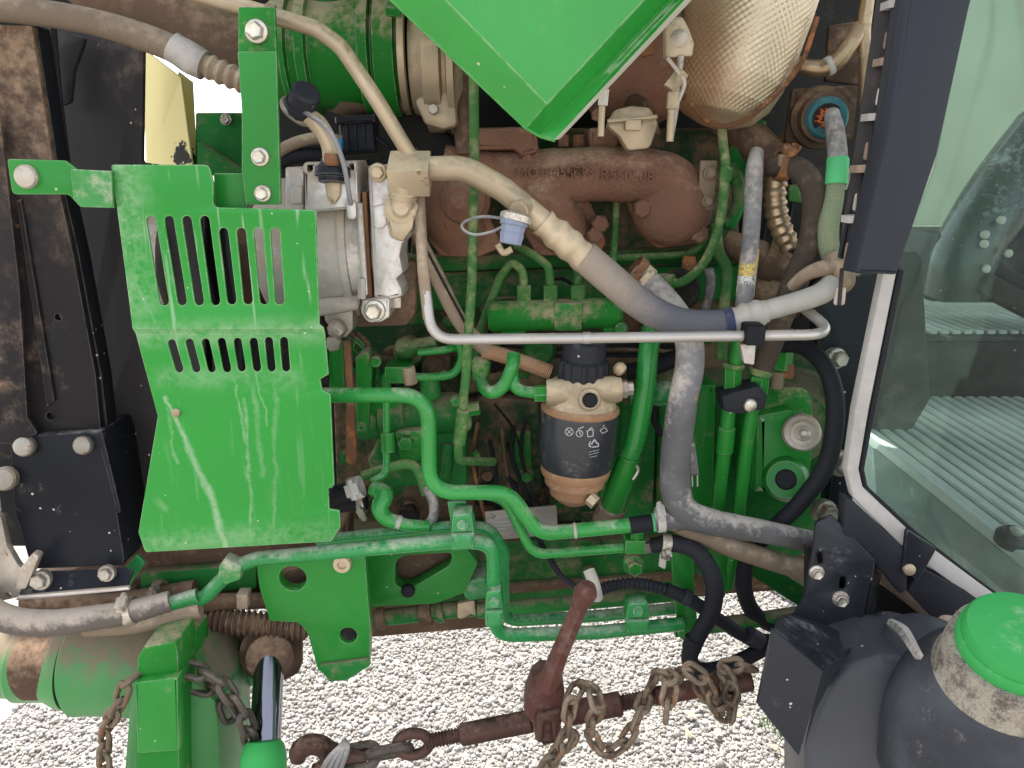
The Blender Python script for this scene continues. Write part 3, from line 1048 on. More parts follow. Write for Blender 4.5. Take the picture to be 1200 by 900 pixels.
# a lever housing with a pale sensor plug
t = thing('side_housing', 'glossy green cast housing with a pale plug and a round black plug', 'housing', U(915, 510, .05))
plate('casting', [(886, 486, 6), (930, 478, 16), (958, 500, 12), (952, 560, 18), (940, 578, 10), (884, 580, 4)], .045, .12, M['green'], t, r=10, bev=.012)
plate('slope', [(888, 452, 8), (950, 452, 16), (956, 500, 6), (887, 495, 4)], Plane(U(915, 475, .065), (0, -.8, .6)), .05, M['green_dusty'], t, r=8, bev=.006)
lathe('boss', (921, 560, .06), (921, 562, .022), [(0, 26), (.75, 26), (1, 21), (1, 10)], M['green'], t, seg=32)
lathe('black_plug', (921, 562, .03), (921, 562, .017), [(0, 12), (.8, 12), (1, 10), (1, 2)], M['rubber'], t)
o = lathe('pale_plug', (938, 506, .06), (941, 508, .0), [(0, 21), (.3, 21), (.36, 22), (.55, 21), (.62, 19), (.66, 13), (.85, 13), (.88, 9), (.9, 9), (1, 4)], M['alu'], t, seg=24)
tag(o, 'pale grey ridged plug')
lathe('plug_nib', (939, 507, .015), (942, 508, -.006), [(0, 5), (.8, 5), (1, 3)], M['alu'], o, seg=12)
# ================================================================== LEFT: radiator side, shroud, shield
t = thing('fan_shroud', 'dark grey fan shroud wall standing behind the rusty radiator panel', 'shroud', U(110, 620, .08))
plate('wall', [(30, 28), (168, 40), (166, 190), (240, 200), (240, 640), (60, 640)], Plane(U(110, 300, .06), (-.25, -1, .05)), .006, M['shroud'], t, r=4)
plate('step', [(84, 40), (100, 44), (86, 82), (82, 120), (70, 125), (64, 60)], Plane(U(90, 80, .045), (-.25, -1, .05)), .006, M['shroud'], t, r=5)
tube('rim', [(62, 30), (70, 120), (84, 230), (96, 320), (110, 430), (125, 500)], 4, M['shroud'], t, y=.02, n=6)
tube('rim', [(80, 205), (96, 320), (116, 450)], 3, M['black'], t, y=.03, n=6)
bolt(t, 62, 103, .035, 9, M['brown'], 'hex', (.3, -1, .1))
bolt(t, 142, 535, .04, 8, M['steel_dirty'], 'hex', (.6, -1, .1))
box('lower_block', (142, 585), (160, 606), .04, .05, M['brown'], t)
plate('slot_shade_sheet', [(160, 240), (372, 250), (385, 450), (190, 450)], .045, .006, M['dark'], t)  # dark sheet added as painted shade behind the guard slots
plate('lower_bracket', [(135, 510), (165, 512), (165, 640), (150, 640)], .05, .01, M['dark'], t)

t = thing('cream_panel', 'cream yellow curved sheet panel with black oil marks glimpsed through the gap', 'panel', U(200, 200, .3))
CP = Plane(U(195, 130, .30), (-.35, -1, .1))


def cream_extra(N, col, mask):
    A = CP.hit(207, 185)
    s = N.sep(N.pos)
    d = N.math('SQRT', N.math('ADD', N.math('POWER', N.math('SUBTRACT', s[0], A.x), 2), N.math('POWER', N.math('SUBTRACT', s[2], A.z), 2)))
    n = N.noise(55, 4, .6)
    m = N.math('MULTIPLY', N.ramp(N.math('ADD', d, N.math('MULTIPLY', N.math('SUBTRACT', n, .5), .09)), .016, .020, 1, 0), 1)
    return N.mix(m, col, (.02, .018, .015)), mask


M['creamoil'] = dirty('cream_paint_oil_marked', (.78, .66, .30), dust=(.60, .47, .2), amt=.25, up=0, rough=.5, s=6, var=.1, bump=.1, extra=cream_extra)
plate('sheet', [(150, 50), (210, 90), (222, 200), (150, 200)], CP, .004, M['creamoil'], t, r=2, warp=lambda a, b: -6 * a * a)
plate('sheet', [(208, 82), (226, 96), (231, 200), (219, 200)], Plane(U(218, 140, .33), (.1, -1, .1)), .004, M['creamoil'], t, r=2)
tube('rolled_edge', [(168, 58), (166, 110), (167, 200)], 2, M['cream'], t, y=.285, n=5)

t = thing('inner_bracket', 'dark green sheet bracket with one bolt in the bright gap', 'bracket', U(256, 170, .3))
plate('sheet', [(229, 132), (300, 132), (300, 205), (229, 205)], .30, .004, M['green_deep'], t)
plate('gusset', [(231, 168), (236, 168), (286, 200), (286, 206), (231, 206)], .27, .02, M['green_deep'], t, r=1)
bolt(t, 265, 140, .295, 7, M['zinc'])

t = thing('radiator_side_panel', 'black steel radiator side panel rusting brown towards the top', 'panel', U(70, 690, -.02))
RP = Plane(U(60, 350, -.03), (.05, -1, .0))
plate('sheet', [(-40, 28), (37, 30), (60, 180), (86, 300), (112, 440), (118, 505), (44, 506, 8), (30, 490), (-40, 120)], RP, .012, M['black_rusty'], t, holes=[Circ(68, 372, 4.5), Circ(59, 488, 5.5)], r=2)
plate('crease_rib', [(18, 235), (24, 232), (64, 470), (54, 478)], Plane(U(60, 350, -.036), (.05, -1, 0)), .008, M['black_rusty'], t, r=2, bev=.003)
plate('front_flange', [(-40, 100), (0, 140), (22, 330), (32, 490), (44, 508), (20, 520), (-40, 520)], Plane(U(10, 400, -.055), (.1, -1, 0)), .006, M['black_rusty'], t, r=4)
plate('edge_strip', [(37, 30), (43, 30), (66, 180), (93, 300), (119, 440), (128, 520), (120, 520), (112, 440), (86, 300), (60, 180)], Plane(U(60, 350, -.02), (.05, -1, .0)), .03, M['black'], t, r=1)
plate('lower_box', [(10, 500, 3), (44, 510), (118, 505, 3), (124, 520), (146, 655, 3), (143, 664), (36, 668, 3), (16, 600)], Plane(U(80, 590, -.05), (.03, -1, .06)), .09, M['black'], t, r=4, bev=.004)
plate('fold_line', [(112, 505), (120, 508), (142, 600), (138, 602)], Plane(U(80, 590, -.053), (.03, -1, .06)), .003, M['black'], t, r=2, bev=.0008)
plate('bottom_flange', [(36, 670), (146, 664), (156, 668, 4), (148, 688, 4), (20, 698, 4)], Plane(U(90, 680, -.07), (0, -.75, .65)), .005, M['black'], t, r=3)
plate('flange_edge', [(20, 699), (150, 688), (152, 692), (18, 704)], .0 - .085, .006, M['alu'], t, r=1)
for a in ((28, 523, -.055, 12), (97, 522, -.055, 11), (5, 561, -.06, 14), (48, 680, -.075, 12), (125, 672, -.075, 10)):
    bolt(t, *a, M['steel_dirty'], 'dome' if a[1] < 600 else 'flange', (.1, -1, .25))
plate('lug', [(-20, 620), (0, 600), (8, 640), (24, 668), (36, 655), (42, 662), (22, 700), (0, 705), (-20, 690)], -.075, .01, M['steel_dirty'], t, holes=[Circ(9, 698, 4)], r=5)
plate('lug_bar', [(22, 668), (38, 648), (46, 652), (30, 690), (18, 692)], -.085, .012, M['steel_dirty'], t, r=4)
plate('outer_strip', [(-40, 520), (-8, 545), (4, 640), (6, 700), (-40, 700)], -.068, .006, M['sealgrey'], t, r=3)

# ---- green fan guard
SH = YP(-.12)
zb1 = U(260, 385, -.12).z - 1.2
zb2 = U(260, 392, -.12).z - 1.2
t = thing('fan_guard', 'bright green sheet metal fan guard with two rows of vertical slots', 'guard', U(270, 650, -.12))
holes = [slot(*s, 10.8) for s in ((176, 253, 193, 358), (197, 253, 214, 358), (218, 253, 234, 358), (239, 253, 253, 358), (261, 267, 272, 357), (282, 267, 291, 357), (302, 267, 310, 357), (322, 267, 328, 357))]
holes += [slot(*s, 9.4) for s in ((198, 399, 209, 438), (219, 398, 229, 438), (238, 398, 247, 438), (257, 397, 265, 438), (276, 397, 282, 437), (295, 397, 300, 437), (313, 396, 317, 437), (331, 396, 334, 437))]


def shwarp(a, b):
    if b > zb1: return 0.0
    return -.02 * (zb1 - b) - (.004 if b < zb2 else .004 * (zb1 - b) / (zb1 - zb2))


o = plate('panel', [(130, 193, 3), (245, 193, 8), (250, 215, 3), (250, 243, 6), (370, 246, 5), (374, 380, 1), (379, 384, 1), (384, 440, 2), (374, 446, 1), (376, 458, 1), (386, 464, 2), (390, 572, 1), (383, 576, 2), (384, 600, 2), (396, 602, 2), (397, 622, 3), (386, 639, 3), (166, 652, 5), (158, 628, 5), (182, 490, 8), (155, 385, 4), (148, 330, 2)],
          SH, .004, M['shield'], t, holes=holes, r=3, bev=.001, cuts=[((0, zb1, 0), (0, 1, 0)), ((0, zb2, 0), (0, 1, 0))], warp=shwarp)
quadface('side_return', [U(371, 247, -.118), U(375, 384, -.118), U(375, 384, -.06), U(371, 247, -.06)], M['shield'], t, .003, (-1, 0, 0))
quadface('side_return', [U(386, 464, -.110), U(390, 572, -.10), U(390, 572, -.05), U(386, 464, -.05)], M['shield'], t, .003, (-1, 0, 0))
plate('mount_tab', [(8, 186, 4), (76, 188, 6), (92, 200, 6), (131, 200, 1), (133, 244, 1), (94, 243, 6), (80, 228, 8), (14, 228, 6)], YP(-.126), .005, M['green'], t, r=4)
plate('dusty_neck', [(82, 198), (130, 200.5), (132, 243.5), (95, 242.5), (86, 234)], YP(-.1275), .002, M['green_pale'], t, r=4, bev=.0006)
bolt(t, 31, 207, -.128, 14, M['steel_dirty'], 'dome')
bolt(t, 206, 484, -.116, 5, M['tanmetal'], 'dome', name='rivet')

t = thing('guard_bracket', 'upright green strap bracket with three bolts above the fan guard', 'bracket', U(305, 240, -.10))
plate('strap', [(278, 60, 2), (324, 60, 2), (329, 240, 4), (288, 240, 4), (283, 200), (283, 130)], -.108, .006, M['green'], t, r=3)
plate('upper_strap', [(279, 8), (322, 8), (324, 62), (279, 62)], -.094, .006, M['green_dusty'], t, r=3)
plate('web', [(250, 203), (286, 203), (290, 244), (252, 244)], -.100, .005, M['green'], t, r=2)
for a in ((301, 37, -.097, 14), (305, 184, -.11, 11), (308, 227, -.11, 10)): bolt(t, *a, M['zinc'], 'flange')

# ---- hoses at the top left
t = thing('charge_pipe', 'wide dusty brown pipe curving in at the top left corner', 'pipe', U(200, 20, .14))
tube('pipe', [(70, -60), (140, -8), (215, 30), (300, 70)], 42, M['brown'], t, y=.16, seg=28)
t = thing('coolant_hose', 'thick woven tan hose crossing the top left corner to a ribbed fitting', 'hose', U(100, 20, -.05))
tube('hose', [(-40, 6), (40, 14), (110, 26), (170, 44), (210, 60)], [15, 15, 15, 16, 16], M['weave_tan'], t, y=-.03, seg=22)
M['clearwrap'] = dirty('clear_plastic_wrap', (.33, .30, .27), dust=(.55, .48, .40), amt=.35, up=.1, rough=.2, s=30, var=.4, bump=.8, bs=120, bd=.003)
tube('plastic_wrap', [(202, 56), (218, 65), (240, 76)], 18, M['clearwrap'], t, y=-.03, seg=20, lump=.08)
tube('ribbed_fitting', [(236, 74), (258, 84), (290, 97)], 15, M['tanhose'], t, y=-.03, seg=20, ripple=(.012, .003))

# ---- what shows through the slots
t = thing('fan_belt', 'black ribbed belt running behind the slots of the green guard', 'belt', U(240, 300, .0))
tube('run', [(228, 230), (236, 300), (252, 380), (256, 470)], 6, M['rubber'], t, y=.0)
tube('run', [(268, 230), (272, 300), (284, 380), (286, 470)], 6, M['rubber'], t, y=.0)
t = thing('fan_pulley', 'rusty grey pulley drum seen through the guard slots', 'pulley', U(310, 300, .05))
lathe('drum', (296, 300, .08), (345, 300, .08), [(0, 60), (.05, 64), (.3, 64), (.36, 58), (.64, 58), (.7, 64), (.95, 64), (1, 60)], M['brown'], t, seg=36)
lathe('inner_drum', (200, 310, .09), (216, 310, .09), [(0, 70), (.1, 74), (.9, 74), (1, 70)], M['steel_dirty'], t, seg=36)
# ================================================================== CENTRE TOP: intake, turbo, manifold, compressor
t = thing('intake_elbow', 'large green intake duct with raised ribs and clamp bands below the hood', 'duct', U(420, 130, .1))
lathe('duct', (325, 62, .12), (482, 62, .12), [(0, 56), (.04, 60), (.1, 60), (.115, 66), (.15, 66), (.165, 60), (.22, 60), (.235, 70), (.30, 70), (.315, 64), (.66, 64), (.675, 72), (.74, 72), (.755, 64), (1, 62)], M['green_dusty'], t, seg=48)
lathe('duct_neck', (385, -40, .12), (392, 10, .12), [(0, 44), (1, 44)], M['green_deep'], t, seg=32)
o = lathe('clamp_band', (447, 62, .12), (470, 62, .12), [(0, 66), (.02, 71), (.3, 72), (.98, 71), (1, 66)], M['green_dusty'], t, seg=48)
hexnut('clamp_screw', (452, 10, .03), (470, 12, .03), 9, M['green_dusty'], o)
lathe('clamp_band', (473, 62, .12), (482, 62, .12), [(0, 60), (.1, 69), (.9, 69), (1, 60)], M['tanmetal'], t, seg=48)
lathe('dust_lip', (330, 66, .13), (478, 66, .13), [(0, 50), (.5, 66), (1, 64)], M['tanhose'], t, seg=40)
t = thing('compressor_inlet', 'dusty tan turbo compressor housing at the end of the green duct', 'turbocharger', U(515, 140, .1))
lathe('housing', (480, 68, .12), (545, 68, .12), [(0, 40), (.08, 62), (.22, 66), (.3, 74), (.34, 84), (.62, 84), (.66, 76), (.72, 76), (.75, 86), (.86, 86), (.9, 70), (1, 60)], M['tanmetal'], t, seg=40)
plate('volute_foot', [(484, 116), (532, 100), (536, 148), (518, 152), (498, 146)], .05, .05, M['tanmetal'], t, r=8, bev=.006)
tube('oil_line', [(541, 90), (541, 130), (545, 180)], 11, M['brown'], t, y=.08)
bolt(t, 508, 128, .045, 7, M['steel_dirty'], 'hex')

t = thing('olive_line', 'thin olive green tube dropping from the turbo past the manifold', 'tube', U(555, 95, -.01))
tube('tube', [(555, 60, .02), (556, 190, .0), (553, 330, -.02), (546, 440, -.02), (537, 525, -.01), (538, 540, .0), (578, 541, .06)], 6, M['olive'], t, bend=14)
cyl('sleeve', (543, 480, -.018), (538, 520, -.012), 7.5, M['olive'], t)

t = thing('turbocharger', 'rusty turbine housing and drain flange half hidden under the hood', 'turbocharger', U(720, 170, .1))
lathe('turbine', (690, 60, .16), (800, 60, .16), [(0, 60), (.1, 78), (.5, 84), (.8, 80), (1, 66)], M['manifold'], t, seg=36)
lathe('neck', (740, 30, .1), (748, 160, .1), [(0, 30), (.3, 24), (.6, 14), (.75, 14), (.85, 24), (1, 26)], M['brown'], t, seg=24)
plate('drain_flange', [(722, 128, 8), (740, 124, 8), (762, 126, 8), (772, 145, 10), (762, 174, 8), (736, 177, 8), (726, 160, 6), (712, 148, 4)], .03, .03, M['tanmetal'], t, r=8, bev=.004)
box('drain_block', (733, 140), (752, 153), .015, .03, M['tanmetal'], t, .003)
tube('drain_pin', [(712, 142), (770, 137)], 2.5, M['tanmetal'], t, y=.02)
lathe('flange_hole', (749, 144, .028), (749, 144, .022), [(0, 4), (1, 3)], M['dark'], t, seg=12)
plate('bracket', [(752, 45, 2), (768, 42, 2), (770, 62, 3), (754, 66, 3)], .03, .02, M['rust'], t)
o = plate('band_lug', [(780, 22, 8), (800, 18, 8), (808, 34, 6), (814, 50, 6), (812, 66, 3), (780, 68, 3)], .0, .02, M['tanmetal'], t, r=4, bev=.003)
lathe('lug_eye', (796, 45, -.001), (796, 45, -.004), [(0, 10), (.5, 10), (1, 7)], M['steel_dirty'], o, seg=20)
tube('band_bolt', [(798, 66, .0), (795, 90, .0), (792, 125, .0), (786, 160, .0)], 4, M['steel_dirty'], t)
tube('band_wire', [(782, 68, -.004), (796, 86, -.006), (802, 98, -.004), (794, 120, -.004), (790, 126, -.004)], 2.5, M['alu'], t)
hexnut('nut', (800, 84, .0), (784, 105, .0), 9, M['tanmetal'], t)
hexnut('nut', (790, 108, .0), (788, 128, .0), 8, M['tanmetal'], t)
cyl('band_bolt', (787, 128, -.002), (785, 166, -.002), 4.5, M['tanmetal'], t)
cyl('stud', (706, 112, -.01), (704, 160, -.01), 4, M['tanmetal'], t)
hexnut('nut', (708, 104, -.01), (706, 124, -.01), 6.5, M['zinc'], t)

# ---- exhaust manifold
t = thing('exhaust_manifold', 'rusty brown cast iron exhaust manifold with raised casting letters', 'manifold', U(680, 290, .1))
MF = .10
tube('runner', [(520, 195, MF), (585, 205, MF), (660, 205, MF), (740, 205, MF), (790, 215, MF), (800, 250, MF + .01)], [24, 27, 31, 32, 30, 30], M['manifold'], t, seg=26, lump=.03)
tube('runner', [(550, 190, MF), (535, 215, MF), (530, 250, MF + .01), (545, 280, MF + .03)], [24, 32, 38, 30], M['manifold'], t, seg=26, lump=.03)
tube('runner', [(640, 205, MF), (640, 240, MF), (665, 275, MF + .03)], [30, 34, 30], M['manifold'], t, seg=26, lump=.03)
plate('port_flange', [(505, 195), (560, 190), (572, 250), (590, 290), (560, 302), (515, 300), (502, 280)], MF + .015, .025, M['manifold'], t, r=12, bev=.005)
plate('port_flange', [(618, 235), (690, 232), (712, 285), (700, 300), (630, 300), (612, 270)], MF + .02, .025, M['manifold'], t, r=12, bev=.005)
plate('port_flange', [(728, 222), (735, 205), (820, 215), (836, 245), (828, 285), (770, 292), (748, 270)], MF + .005, .025, M['manifold'], t, r=14, bev=.005)
lathe('port_end', (786, 242, MF), (786, 246, MF - .035), [(0, 46), (.4, 44), (.75, 36), (1, 18)], M['manifold'], t, seg=28)
plate('turbo_flange', [(548, 150), (628, 148), (632, 178), (612, 184), (602, 176), (560, 176)], MF - .03, .10, M['manifold'], t, r=4, bev=.006)
plate('turbo_flange', [(690, 150), (726, 148), (724, 190), (690, 190)], MF - .0, .08, M['manifold'], t, r=5, bev=.006)
for a in ((703, 262, MF, 11), (697, 275, MF + .0, 10), (752, 245, MF - .02, 11), (818, 274, MF - .01, 12), (700, 135, MF - .01, 8), (618, 186, MF - .02, 7)):
    bolt(t, *a, M['manifold'], 'hex')
lathe('rust_boss', (545, 235, MF - .02), (540, 232, MF - .055), [(0, 30), (.6, 26), (1, 12)], M['manifold'], t, seg=24)
mp = YP(MF - .0372)
s0 = S(690, 205, MF)
text_me('casting_letters', 'MOT4450N', 15 * s0, .0018, mp, 606, 207, M['manifold'], t)
text_me('casting_letters', '6FF3', 16 * s0, .0018, mp, 664, 207, M['manifold'], t)
text_me('casting_letters', 'R550508', 17 * s0, .0018, mp, 703, 210, M['manifold'], t, rot=-.05)

# ---- air conditioning compressor
t = thing('air_compressor', 'dusty aluminium air conditioning compressor beside the green fan guard', 'compressor', U(410, 400, .05))
lathe('body', (318, 292, .055), (421, 288, .055), [(0, 70), (.05, 80), (.9, 80), (.93, 83), (1, 83)], M['alu'], t, seg=48)
lathe('rear_body', (421, 288, .055), (470, 286, .055), [(0, 76), (.8, 72), (1, 60)], M['alu'], t, seg=40)
plate('top_block', [(357, 190, 4), (418, 188, 4), (420, 244, 2), (357, 250, 3)], -.046, .07, M['alu'], t, holes=[Circ(362, 197, 4), Circ(412, 196, 3.5)], r=4, bev=.003)
plate('side_block', [(334, 196, 3), (356, 195, 3), (356, 246), (334, 246)], -.036, .06, M['alu'], t, r=3, bev=.003)
plate('side_pad', [(340, 218, 3), (354, 217, 3), (354, 240, 3), (340, 240, 3)], -.041, .02, M['alu'], t, r=3, bev=.003)
plate('valve_pocket', [(378, 205, 8), (400, 204, 8), (399, 230, 10), (390, 242, 8), (382, 232, 8)], -.052, .02, M['tanmetal'], t, r=6, bev=.005)
plate('flange_strip', [(417, 238), (424, 238), (431, 346), (424, 348)], -.043, .03, M['alu'], t, r=1, bev=.0015)
plate('seam_gasket', [(424, 225), (429, 225), (436, 348), (431, 349)], -.038, .03, M['rust'], t, r=1, bev=.001)
plate('rear_head', [(430, 194, 4), (455, 192, 4), (462, 224), (486, 222, 8), (489, 250, 12), (483, 274, 8), (472, 286, 5), (469, 300, 4), (473, 320, 5), (465, 327, 2), (471, 338, 4), (472, 348, 3), (455, 352, 3), (438, 350, 3)], -.045, .06, M['alu'], t, r=5, bev=.005)
plate('head_pad', [(436, 242, 3), (452, 238, 3), (454, 262, 4), (448, 268, 3), (438, 268, 3)], -.050, .02, M['alu'], t, r=3, bev=.003)
lathe('port_ring', (470, 246, -.045), (470, 244, -.064), [(0, 19), (.3, 20), (.4, 15), (.6, 16), (.7, 11), (.85, 11), (1, 8), (1, 3)], M['tanmetal'], t, seg=28)
lathe('port_neck', (474, 216, -.058), (471, 240, -.05), [(0, 14), (.3, 14), (.34, 17), (.6, 17), (.64, 14), (1, 16)], M['tanmetal'], t, seg=24)
plate('port_foot', [(451, 256, 3), (486, 252, 4), (484, 268, 4), (472, 284, 5), (458, 279, 4)], -.056, .03, M['tanmetal'], t, r=5, bev=.004)
o = plate('mounting_ear', [(424, 352, 3), (457, 348, 3), (457, 372, 6), (446, 378, 8), (430, 379, 10), (422, 366, 6)], -.048, .05, M['alu'], t, r=6, bev=.004)
bolt(t, 439, 364, -.050, 13, M['zinc'], 'flange')
hexnut('stud_nut', (464, 348, -.03), (464, 360, -.03), 7, M['zinc'], t)
cyl('through_bolt', (424, 326, -.052), (424, 350, -.052), 5, M['white'], t, seg=6)
plate('lower_skirt', [(370, 350, 3), (424, 345, 3), (420, 364, 4), (372, 372, 4)], -.02, .05, M['steel_dirty'], t, r=4, bev=.004)
plate('lower_lug', [(378, 358), (414, 356), (414, 386, 8), (404, 398, 8), (392, 392, 6), (380, 376)], -.015, .04, M['steel_dirty'], t, r=6, bev=.004)
lathe('lug_barrel', (388, 380, -.018), (402, 392, -.022), [(0, 7), (.3, 11), (.7, 11), (1, 8)], M['steel_dirty'], t, seg=18)
bolt(t, 391, 402, -.02, 10, M['steel_dirty'], 'hex')
plate('wire_clip', [(405, 236, 4), (417, 235, 4), (418, 257, 6), (406, 258, 6)], -.056, .012, M['alu'], t, r=4, bev=.003)
bolt(t, 443, 202, -.047, 11, M['tanmetal'], 'flange')
plate('back_plate', [(418, 312), (488, 306), (487, 368, 10), (476, 382, 8), (412, 384)], .02, .03, M['brown'], t, r=6, bev=.004)

t = thing('service_valve', 'black capped service valve on a bent metal stub above the compressor', 'valve', U(385, 205, -.02))
tube('stub', [(352, 132, -.06), (372, 145, -.06), (386, 170, -.06), (390, 203, -.055)], [9, 11, 10, 11], M['tanmetal'], t, seg=18)
lathe('collar', (346, 134, -.05), (356, 120, -.055), [(0, 20), (.15, 22), (.4, 22), (.5, 18), (1, 16)], M['steel_dirty'], t, seg=24)
o = lathe('cap', (350, 130, -.055), (360, 106, -.075), [(0, 18), (.1, 19), (.35, 19), (.37, 17), (.92, 17), (1, 14), (1, 3)], M['plastic'], t, seg=12)
lathe('base', (390, 184, -.05), (390, 214, -.055), [(0, 12), (.3, 15), (.4, 20), (.75, 21), (.8, 17), (1, 16)], M['black'], t, seg=24)
lathe('base_nut', (389, 180, -.07), (389, 194, -.07), [(0, 8), (.2, 9), (.8, 9), (1, 7)], M['rust'], t, seg=14)
tube('tether', [(352, 128, -.07), (385, 152, -.08), (402, 190, -.075), (411, 240, -.062)], 3, M['greyhose'], t)

# ---- refrigerant line: block, tube up left, tube and hose to the right
t = thing('refrigerant_line', 'tan coated refrigerant line with square block feeding a braided hose', 'hose', U(478, 225, -.05))
a, b = U(453, 199, -.075), U(503, 226, -.075)
c = (a + b) / 2
finish('block', box_bm((c.x, -.075 + .022, c.z + .008), (b.x - a.x, .044, .034), Matrix.Rotation(R(30), 3, 'X'), .0022), M['tanmetal'], t)
tube('upper_tube', [(484, 188, -.038), (440, 115, -.055), (400, 55, -.055), (372, 34, -.055), (230, -8, -.055)], 9, M['tanmetal'], t, bend=45, seg=16)
cyl('tube_collar', (310, 14, -.055), (322, 18, -.055), 11, M['tanhose'], t)
tube('right_tube', [(498, 198, -.05), (545, 197, -.05), (590, 222, -.05), (645, 268, -.05)], 14.5, M['tanmetal'], t, bend=60, seg=22)
tube('crimp', [(636, 260, -.05), (662, 283, -.05), (692, 308, -.05)], [17, 20, 18], M['tanmetal'], t, seg=24, ripple=(.021, .0028), lump=.045)
tube('sandy_hose', [(684, 300, -.05), (712, 324, -.05), (742, 350, -.055)], 19, M['weave_fade'], t, seg=26)
tube('braided_hose', [(730, 340, -.052), (745, 352, -.055), (770, 368, -.06), (800, 377, -.06), (830, 379, -.06), (858, 377, -.06)], [18.5, 18.5, 18, 16, 15.5, 15.5], M['weave_fade'], t, seg=26)
tube('hose_collar', [(848, 378, -.06), (858, 376.5, -.06)], 16.8, dirty('navy_collar', (.04, .05, .085), amt=.35, rough=.5, s=30), t, seg=24)
tube('white_crimp', [(858, 376, -.06), (875, 371, -.06), (898, 364, -.06)], [15.5, 17, 16], M['white'], t, seg=24, ripple=(.016, .0025), lump=.06)
tube('white_tube', [(894, 365, -.06), (930, 355, -.06), (955, 347, -.06), (968, 340, -.058), (974, 330, -.05)], [12, 12, 12.5, 13, 11], M['white'], t, seg=20)

t = thing('port_cap', 'pale blue and white service port cap hanging on a wire loop', 'cap', U(600, 270, -.05))
lathe('cap', (604, 252, -.08), (598, 286, -.085), [(0, 12), (.15, 17), (.35, 17), (.38, 15), (.6, 14), (.65, 15), (1, 13), (1, 3)], M['bluecap'], t, seg=10)
lathe('cap_ring', (606, 250, -.078), (603, 262, -.08), [(0, 15), (.2, 19), (.8, 19), (1, 15)], M['zinc'], t, seg=20)
cyl('seat', (607, 248, -.075), (615, 243, -.055), 12, M['tanmetal'], t)
tube('wire_loop', [(590, 256, -.085), (565, 254, -.085), (545, 260, -.08), (542, 268, -.08), (555, 275, -.085), (575, 272, -.085), (592, 264, -.085)], 1.8, M['greyhose'], t, seg=8)
tube('hook', [(583, 286, -.03), (590, 296, -.03), (600, 292, -.03)], 4, M['tanmetal'], t, seg=10)

# ---- bright steel line across the middle
t = thing('steel_line', 'bright bare steel tube bent into a long horizontal run', 'tube', U(700, 396, -.10))
tube('tube', [(491, 222, -.03), (496, 320, -.08), (506, 398, -.10), (700, 396, -.10), (980, 392, -.10), (938, 358, -.03)], 6.2, M['bright'], t, bend=30, seg=16)
tube('dusty_riser', [(491, 222, -.03), (496, 320, -.08), (502.5, 374, -.093)], 6.6, M['tanhose'], t, bend=30, seg=16)
o = box('rubber_saddle', (876, 382), (897, 406), -.115, .03, M['rubber'], t, .004)
plate('saddle_tab', [(868, 404), (886, 402), (884, 428), (872, 426)], -.10, .012, M['alu'], t, r=2)
tube('bead', [(683, 396.1, -.10), (692, 396, -.10)], 7.2, M['bright'], t, seg=16)

t = thing('wire_conduit', 'brown slit conduit slanting down into an orange woven sleeve', 'conduit', U(540, 400, .0))
tube('conduit', [(486, 270, .03), (510, 320, .02), (540, 378, .01), (572, 412, .02)], [8, 9.5, 9.5, 9], M['tanhose'], t, seg=14)
tube('slit', [(500, 293, .015), (522, 335, .006), (545, 378, .0)], 1.5, M['dark'], t, seg=6)
tube('woven_sleeve', [(566, 410, .02), (600, 420, .02), (645, 436, .02)], 9, M['weave_orange'], t, seg=16)

# ---- fuel rail
t = thing('fuel_rail', 'dusty green common rail with three injector nuts in a row', 'rail', U(650, 395, .08))
FR = .08
lathe('rail', (572, 371, FR), (728, 366, FR), [(0, 15), (.03, 18), (.97, 18), (1, 14)], M['green_dusty'], t, seg=24)
box('rail_block', (650, 355), (682, 388), FR - .024, .05, M['green_dusty'], t, .004)
for x in (614, 645, 677):
    hexnut('injector_nut', (x, 355, FR), (x, 334, FR), 9, M['olive'], t)
    lathe('nut_seat', (x, 362, FR), (x, 352, FR), [(0, 13), (.6, 13), (1, 9)], M['green_dusty'], t, seg=16)
plate('rail_foot', [(590, 378), (612, 380), (618, 398), (586, 400)], FR, .05, M['green_dusty'], t, r=4)
plate('rail_foot', [(706, 370), (722, 372), (732, 392), (722, 402), (708, 398)], FR - .01, .05, M['green_dusty'], t, r=5, bev=.004)
bolt(t, 728, 385, FR - .02, 8, M['green'], 'flange')
for P in ([(614, 336, FR), (613, 318, FR), (600, 306, FR), (586, 325, FR + .01), (562, 388, FR + .02), (556, 420, .10)], [(645, 336, FR), (643, 312, FR), (625, 298, FR + .01), (605, 288, FR + .04)], [(677, 336, FR), (677, 300, FR + .05)]):
    tube('injector_tube', P, 5, M['olive'], t, bend=14, seg=12)

# ---- olive lines on the right of the manifold
t = thing('return_line', 'olive green fuel return line curving beside the rusty manifold', 'tube', U(840, 300, .05))
tube('tube', [(843, 120, .10), (848, 175, .05), (850, 200, .04), (843, 262, .04), (826, 306, .05), (800, 330, .06), (780, 330, .07)], 5.5, M['olive'], t, seg=14)
hexnut('nut', (851, 196, .04), (849, 212, .04), 8, M['olive'], t)
cyl('union', (790, 331, .065), (772, 330, .075), 10, M['olive'], t)
plate('bracket', [(821, 188, 2), (841, 188, 2), (836, 246, 3), (818, 246, 3)], .07, .006, M['tanhose'], t)
bolt(t, 832, 203, .066, 8, M['tanhose'], 'flange'); bolt(t, 829, 236, .066, 7, M['tanhose'], 'flange')
t = thing('leak_off_line', 'thin olive line running along the head ledge under the manifold', 'tube', U(760, 303, .1))
tube('tube', [(712, 340, .1), (718, 312, .1), (723, 232, .13)], 4.2, M['olive'], t, seg=10)
